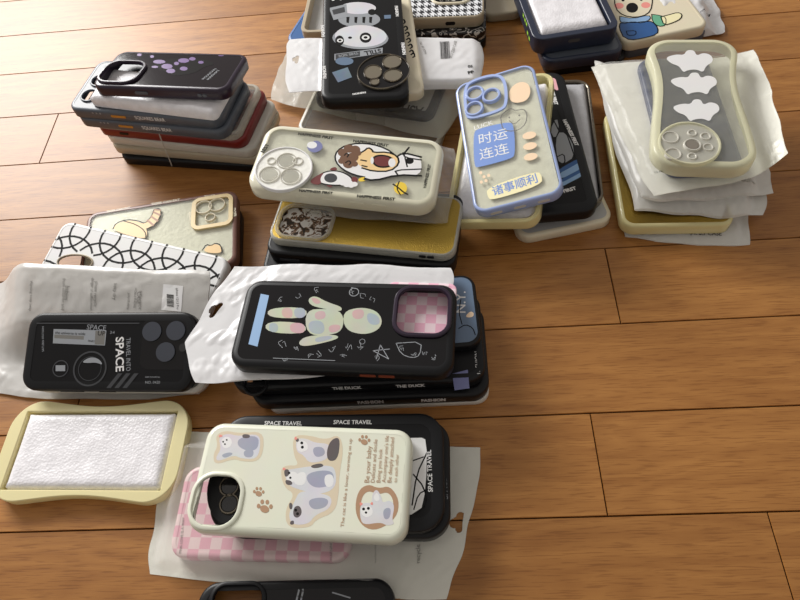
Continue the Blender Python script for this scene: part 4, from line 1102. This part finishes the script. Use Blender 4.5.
p = quad([(346, 102), (431, 88), (404, -4), (330, 0)], [.0585, .0555, .056, .0575])
c = case('cream phone case with black script, half under the panda case', p, .011, r=.010, fm='cream', group=GB)
sc = []
for x, y in ((512, 70), (520, 92), (526, 112), (530, 132), (536, 152), (540, 172), (545, 182)):
    sc += c.line([b_(x - 8, y), b_(x, y - 7), b_(x + 6, y + 4), b_(x - 2, y + 9)], .0012)
c.art('script_print', sc, M['black_ink'])
p = quad([(323, 100), (412, 97), (399, -11), (321, -9)], [.0740, .0665, .0675, .0750]); 
c = case('black phone case with panda print, round camera window and metal lens rings', p, .0125, r=.0125, rim=.0075, fm='black', pm='smoke', R=.0035, group=GB)
PP = lambda L: [smooth_poly(p.poly([b_(*q) for q in z])) for z in L]
n_ = cr_(300, 0, .2)
c.art('panda_print', [p.ell(*n_(302, 190), 28, 11, 1), p.ell(*n_(296, 96), 21, 8)] + PP([[(345, 22), (350, 8), (395, 14), (410, 24), (400, 40), (350, 42)]]), M['grey_ink'])
c.art('panda_head_print', [p.ell(*n_(304, 180), 26, 11, 1), p.ell(*n_(290, 40), 18, 6)], M['fur'])
c.art('panda_patch_print', [p.ell(*n_(328, 188), 5.8, 5.2), p.ell(*n_(198, 202), 4.4, 5), p.ell(*n_(250, 188), 2, 1.2)] + [p.poly([n_(*q) for q in ((x, 84), (x + 16, 84), (x + 12, 116), (x, 112))]) for x in (232, 272, 312, 346)] + [p.ell(*n_(212, 60), 4, 3), p.ell(*n_(360, 60), 4, 3)], M['black_ink'])
c.art('panda_eye_print', [annulus(p, *n_(328, 187), 2, 3.9), annulus(p, *n_(200, 202), 1.6, 3)], M['white_ink'])
c.art('banner_print', [p.poly([n_(*q) for q in ((172, 302), (412, 266), (414, 238), (172, 270))]), p.poly([n_(*q) for q in ((145, 40), (232, 20), (238, 84), (168, 100))])], M['grey_ink'])
c.art('banner_dark_print', [p.poly([n_(*q) for q in ((178, 298), (300, 280), (300, 256), (178, 272))]), p.poly([n_(*q) for q in ((160, 50), (222, 34), (226, 60), (168, 74))])], M['darkgrey'])
c.texts([('STILL', n_(402, 244), n_(318, 258), 1.2), ], M['black_ink'], bold=.03)
c.texts([('THIS SIDE', n_(290, 260), n_(190, 276))], M['grey_ink'], bold=.02)
c.art('sticker_print', [p.poly([n_(*q) for q in ((160, 362), (238, 336), (260, 386), (190, 412))])], M['holo'])
c.art('blue_print', [p.ell(*n_(222, 306), 9, 4), p.poly([n_(*q) for q in ((420, 76), (454, 74), (454, 92), (422, 94))])], M['steel_blue'])
c.texts([('FASHION', n_(132, 392), n_(128, 330)), ('FASHION', n_(124, 184), n_(120, 126)), ('FASHION', n_(474, 30), n_(480, 82)), ('FASHION', n_(506, 214), n_(514, 274)), ('FASHION', n_(328, 458), n_(262, 468))], M['white_ink'], bold=.05, lift=.00012)
ce = p.ell(*n_(418, 364), 25.5, 16.5, -8, n=40)
c.disc('camera_plate', ce, M['black_gloss'], 0, .001)
c.ring('camera_ring', ce, M['pewter'], .0022, .0012, drop=.0)
for x, y, rx, ry in ((365, 368, 8.4, 6.6), (460, 316, 9, 6.2), (464, 384, 8.8, 5.6), (374, 416, 4.2, 3)):
    e_ = p.ell(*n_(x, y), rx, ry, -6)
    c.disc('lens_cover', e_, M['lens_glass'], .001, .0018); c.ring('lens_ring', e_, M['pewter'], .0024, .001, drop=0)
c.texts([('• • • •', n_(160, 12), n_(286, 2))], M['white_ink'], name='dot_marks')

# ================================================================== back middle right: houndstooth case over floral case
q_ = cr_(400, 0, .2)
GC = 'phone cases in the houndstooth stack'
p = quad([(478, 16), (516, 12), (512, -70), (474, -66)], .012)
case('beige frosted phone case on the floor right of the houndstooth stack', p, .010, fm='frost_beige', pm='frost_beige', r=.012, group=GC)
p = edge((404, 53), (486, 50), 0, .15, .011)
case('plain black phone case at the bottom of the houndstooth stack', p, .011, fm='black', group=GC)
p = edge((404, 44), (486, 41), .011, .15, .012)
c = case('black and white floral phone case under the houndstooth case', p, .012, r=.012, fm='floral', pm='floral', group=GC)
p = edge((400, 30), (484, 27), .023, .152, .0135)
hc = [p.uv(*q_(258, -10))]
def hound_mat():
    m, nt, out = newmat('houndstooth')
    b = bsdf(nt, (1, 1, 1, 1), .5); N = nt.nodes.new; L = nt.links.new
    tc = N('ShaderNodeTexCoord'); sx = N('ShaderNodeSeparateXYZ'); L(tc.outputs['Object'], sx.inputs[0])
    def mth(op, a, b_=None):
        n = N('ShaderNodeMath'); n.operation = op
        for i, v in enumerate((a, b_)):
            if v is None: continue
            if isinstance(v, (int, float)): n.inputs[i].default_value = v
            else: L(v, n.inputs[i])
        return n.outputs[0]
    u = mth('MULTIPLY', mth('ADD', sx.outputs[0], 1), 125); v = mth('MULTIPLY', mth('ADD', sx.outputs[1], 1), 105)
    fa = mth('LESS_THAN', mth('FRACT', u), .5); fb = mth('LESS_THAN', mth('FRACT', v), .5)
    d = mth('LESS_THAN', mth('FRACT', mth('MULTIPLY', mth('ADD', u, v), 2)), .5)
    both = mth('MULTIPLY', fa, fb); xor = mth('ABSOLUTE', mth('SUBTRACT', fa, fb))
    val = mth('MAXIMUM', both, mth('MULTIPLY', xor, d))
    mx = N('ShaderNodeMixRGB'); L(val, mx.inputs[0]); mx.inputs[1].default_value = rgb((226, 228, 232)); mx.inputs[2].default_value = rgb((26, 26, 32))
    L(mx.outputs[0], b.inputs['Base Color']); L(b.outputs[0], out.inputs[0])
    return m
M['hound'] = hound_mat()
cc = p.box([q_(168, 16), q_(346, 16), q_(346, -110), q_(168, -110)], .011)
c = case('beige phone case with black and white houndstooth back', p, .0135, r=.012, fm='beige', pm='hound', rim=.0022, R=.002, holes=[cc], drop=0, group=GC, frame_label='beige rim with charging port', panel_label='houndstooth check back')
c.ring('camera_ring', cc, M['cream'], .002, .003)
c.side_box('charging_port', p.uv(*q_(250, 108)).x, .006, .011, .0045, M['black'], out=.0002)

# ================================================================== back right: navy cases, dog case
d_ = cr_(480, 0, .325)
GD = 'phone cases in the navy stack'
p = edge((545, 77), (626, 67), 0, .155, .011)
case('black phone case on the floor at the bottom of the navy stack', p, .011, fm='black', group=GD, r=.012)
p = edge((543, 72), (623, 61), .011, .165, .013)
c = case('navy phone case under the open navy case', p, .013, r=.012, fm='navy', pm='slate', group=GD, rim=.004)
p = edge((533, 57), (617, 44), .024, .164, .020)
c = case('navy phone case lying open, filled with white foam, bright green marks', p, .020, r=.012, fm='navy', pm='navy', rim=.0075, R=.004, up=False, group=GD)
c.side_box('charging_port', p.uv(*d_(292, 104)).x, .013, .012, .004, M['darkgrey'], out=.0004)
p2 = Pose(p.c - p.ez * .0002, p.ex, p.ey, p.A - .0165, p.B - .0165)
sheet('white foam sheet filling the open navy case', p2, .017, 'foam', r=.005, seed=17, wr=.0008)
bm = bmesh.new()
for yy, zz in ((-.045, .014), (-.038, .014), (-.052, .008), (-.060, .007), (-.030, .014)):
    x = -p.A / 2 - .0003; v = [bm.verts.new(q) for q in ((x, yy, zz), (x, yy - .005, zz), (x, yy - .005, zz + .0035), (x, yy, zz + .0035))]; bm.faces.new(v)
c.part('green_mark', bm, M['green_ink'], smooth=False, label='lime green marks on the side')
GE = 'phone cases by the cartoon dog case'
bag = Bag('crumpled white bag with barcode behind the cream dog case', [(664, 40), (728, 34), (708, -12), (640, -14)], [.004, .002, .004, .012], 'bag_white', h=.016, box=(.1, .6, .15, .85), soft=.25, seed=51, wr=.004, n=(60, 50))
bag.barcode([d_(676, 42), d_(708, 54), d_(712, 44), d_(680, 34)], 8)
p = edge((622, 60), (706, 42), 0, .152, .012)
case('grey phone case under the cream cartoon dog case', p, .012, fm='slate', group=GE)
p = edge((622, 53), (707, 35), .012, .155, .012)
c = case('cream phone case with cartoon dog in blue overalls', p, .012, r=.012, fm='cream', group=GE)
c.lift = .00003
PP = lambda L: [smooth_poly(p.poly([d_(*q) for q in z])) for z in L]
def outl(pts, w=.0008): return c.line([d_(*q) for q in pts + [pts[0]]], w)
face = [(412, -30), (530, -30), (530, 20), (516, 44), (480, 54), (440, 48), (416, 26)]
over = [(440, 112), (428, 86), (432, 68), (470, 70), (510, 66), (530, 66), (548, 86), (546, 106), (500, 118), (462, 124)]
arm = [(556, 52), (580, 46), (608, 38), (622, 44), (618, 58), (594, 70), (566, 78)]
slv = [(528, 44), (556, 48), (572, 54), (572, 78), (548, 82), (530, 66)]
coll = [(430, 50), (470, 58), (520, 46), (526, 58), (500, 72), (470, 66), (440, 74), (430, 64)]
c.art('overall_print', PP([over]), M['blue_ink']); c.art('sleeve_print', PP([slv]), M['teal_ink'])
c.art('hand_print', PP([arm]), M['pale_yellow_ink']); c.art('collar_print', PP([coll]), M['sky_ink'])
c.art('face_print', PP([face]), M['cream'])
c.art('cheek_print', [p.ell(*d_(428, 18), 4.6, 3), p.ell(*d_(510, 16), 4.6, 3)], M['coral_ink'])
c.art('nose_print', [p.ell(*d_(468, 24), 6, 5), p.ell(*d_(440, 0), 1.6, 1.6), p.ell(*d_(496, -2), 1.6, 1.6)], M['black_ink'])
for shp, w_ in ((face, .0008), (over, .0008), (arm, .0008), (coll, .0006), ([(450, 96), (480, 94), (480, 108), (454, 110)], .0006), (slv, .0006)): c.art('outline_print', outl(shp, w_), M['black_ink'])

# ================================================================== right stack: wavy clear case on bags
h_ = cr_(580, 0, .41667)
GH = 'bags in the right stack'
bag = Bag('lowest bag of the right stack with small print, on the floor', [(622, 240), (753, 248), (738, 150), (606, 120)], [0, 0, .001, .001], 'bag', back='bag_back', h=.004, box=(.06, .86, .1, .94), soft=.1, seed=61, wr=.002, n=(90, 70), group=GH)
bag.text([('MADE IN CHINA', h_(226, 552), h_(300, 552)), ('ips. 6.7 CASE', h_(262, 562), h_(340, 566))], 'black_ink', bold=.01)
bag.barcode([h_(310, 534), h_(328, 530), h_(330, 544), h_(312, 547)], 8)
p = quad([(617, 228), (722, 224), (716, 108), (608, 110)], .0175)
c = case('gold glitter phone case between the bags of the right stack', p, .012, r=.012, fm='clear_yellow', pm='gold', rim=.0035)
bag = Bag('milky bag third from the top of the right stack, drooping at right', [(632, 212), (766, 220), (764, 112), (594, 64)], [.020, .016, .018, .022], 'bag', back='bag_back', h=.007, box=(.05, .82, .08, .92), soft=.1, seed=63, wr=.003, n=(90, 70), group=GH, slot=(.90, .30, 1.6, .010, .0045))
bag = Bag('milky bag second from the top of the right stack with hang hole', [(640, 202), (777, 196), (752, 110), (590, 60)], [.030, .022, .026, .034], 'bag', back='bag_back', h=.007, box=(.05, .80, .08, .92), soft=.1, seed=65, wr=.003, n=(110, 80), group=GH, slot=(.80, .10, .0, .012, .005))
def curl(u, v): return .018 * max(0, (u - .72) / .28) ** 2 * (1 - .5 * v)
p = quad([(650, 166), (745, 160), (730, 62), (630, 66)], .0505)
c = case('navy blue phone case inside the top bag of the right stack', Pose(p.c, p.ex, p.ey, .066, .15), .007, r=.012, fm='ink_navy', pm='ink_navy')
bag = Bag('topmost clear crinkled bag of the right stack, tip curling up', [(652, 200), (783, 172), (752, 56), (588, 66)], [.043, .043, .044, .044], 'bag_clear', back='bag_back', h=.009, box=(.07, .86, .08, .92), soft=.08, seed=67, wr=.0036, n=(100, 80), group=GH, sag=curl)
bag.text([('12 PRO', h_(180, 418), h_(206, 416))], 'black_ink')
p = quad([(650, 165), (756, 168), (744, 38), (647, 38)], [.066, .068, .069, .067])
ol = wavy(p.A, p.B, .024, .17, axis=1, shift=.12)
c = case('pale cream wavy-edged clear phone case with three white cloud shapes', p, .0135, outline=ol, rim=.0062, R=.004, fm='wax_clear', pm='film', frame_label='thick pale cream wavy rim', panel_label='clear back')
PP = lambda L: [smooth_poly(p.poly([h_(*q) for q in z])) for z in L]
def cloud(x, y, s=1):
    return PP([[(x - 60 * s, y - 8), (x - 34, y - 16), (x - 14, y - 14), (x - 8, y - 26), (x + 10, y - 26), (x + 16, y - 12), (x + 32, y - 20), (x + 52, y - 14), (x + 56, y + 2), (x + 38, y + 12), (x + 32, y + 28), (x + 16, y + 20), (x - 6, y + 22), (x - 16, y + 28), (x - 26, y + 12), (x - 46, y + 6)]])[0]
c.art('cloud_print', [cloud(264, 146), cloud(274, 200), cloud(280, 264)], M['white_ink'])
co = p.circ(*h_(262, 346), 29)
c.disc('camera_plate', co, M['clear'], 0, .0012); c.ring('camera_ring', co, M['wax_clear'], .0024, .002)
for x, y, r in ((216, 332, 7.2), (222, 372, 7), (300, 330, 4), (268, 322, 3.4), (268, 378, 3.4), (306, 356, 4)): c.ring('lens_ring', p.circ(*h_(x, y), r), M['frost'], .002, .0012, drop=0)
c.disc('lens_cover', p.circ(*h_(268, 352), 6.4), M['chrome'], .0012, .0026); c.ring('lens_ring', p.circ(*h_(268, 352), 7), M['frost'], .003, .0016, drop=0)
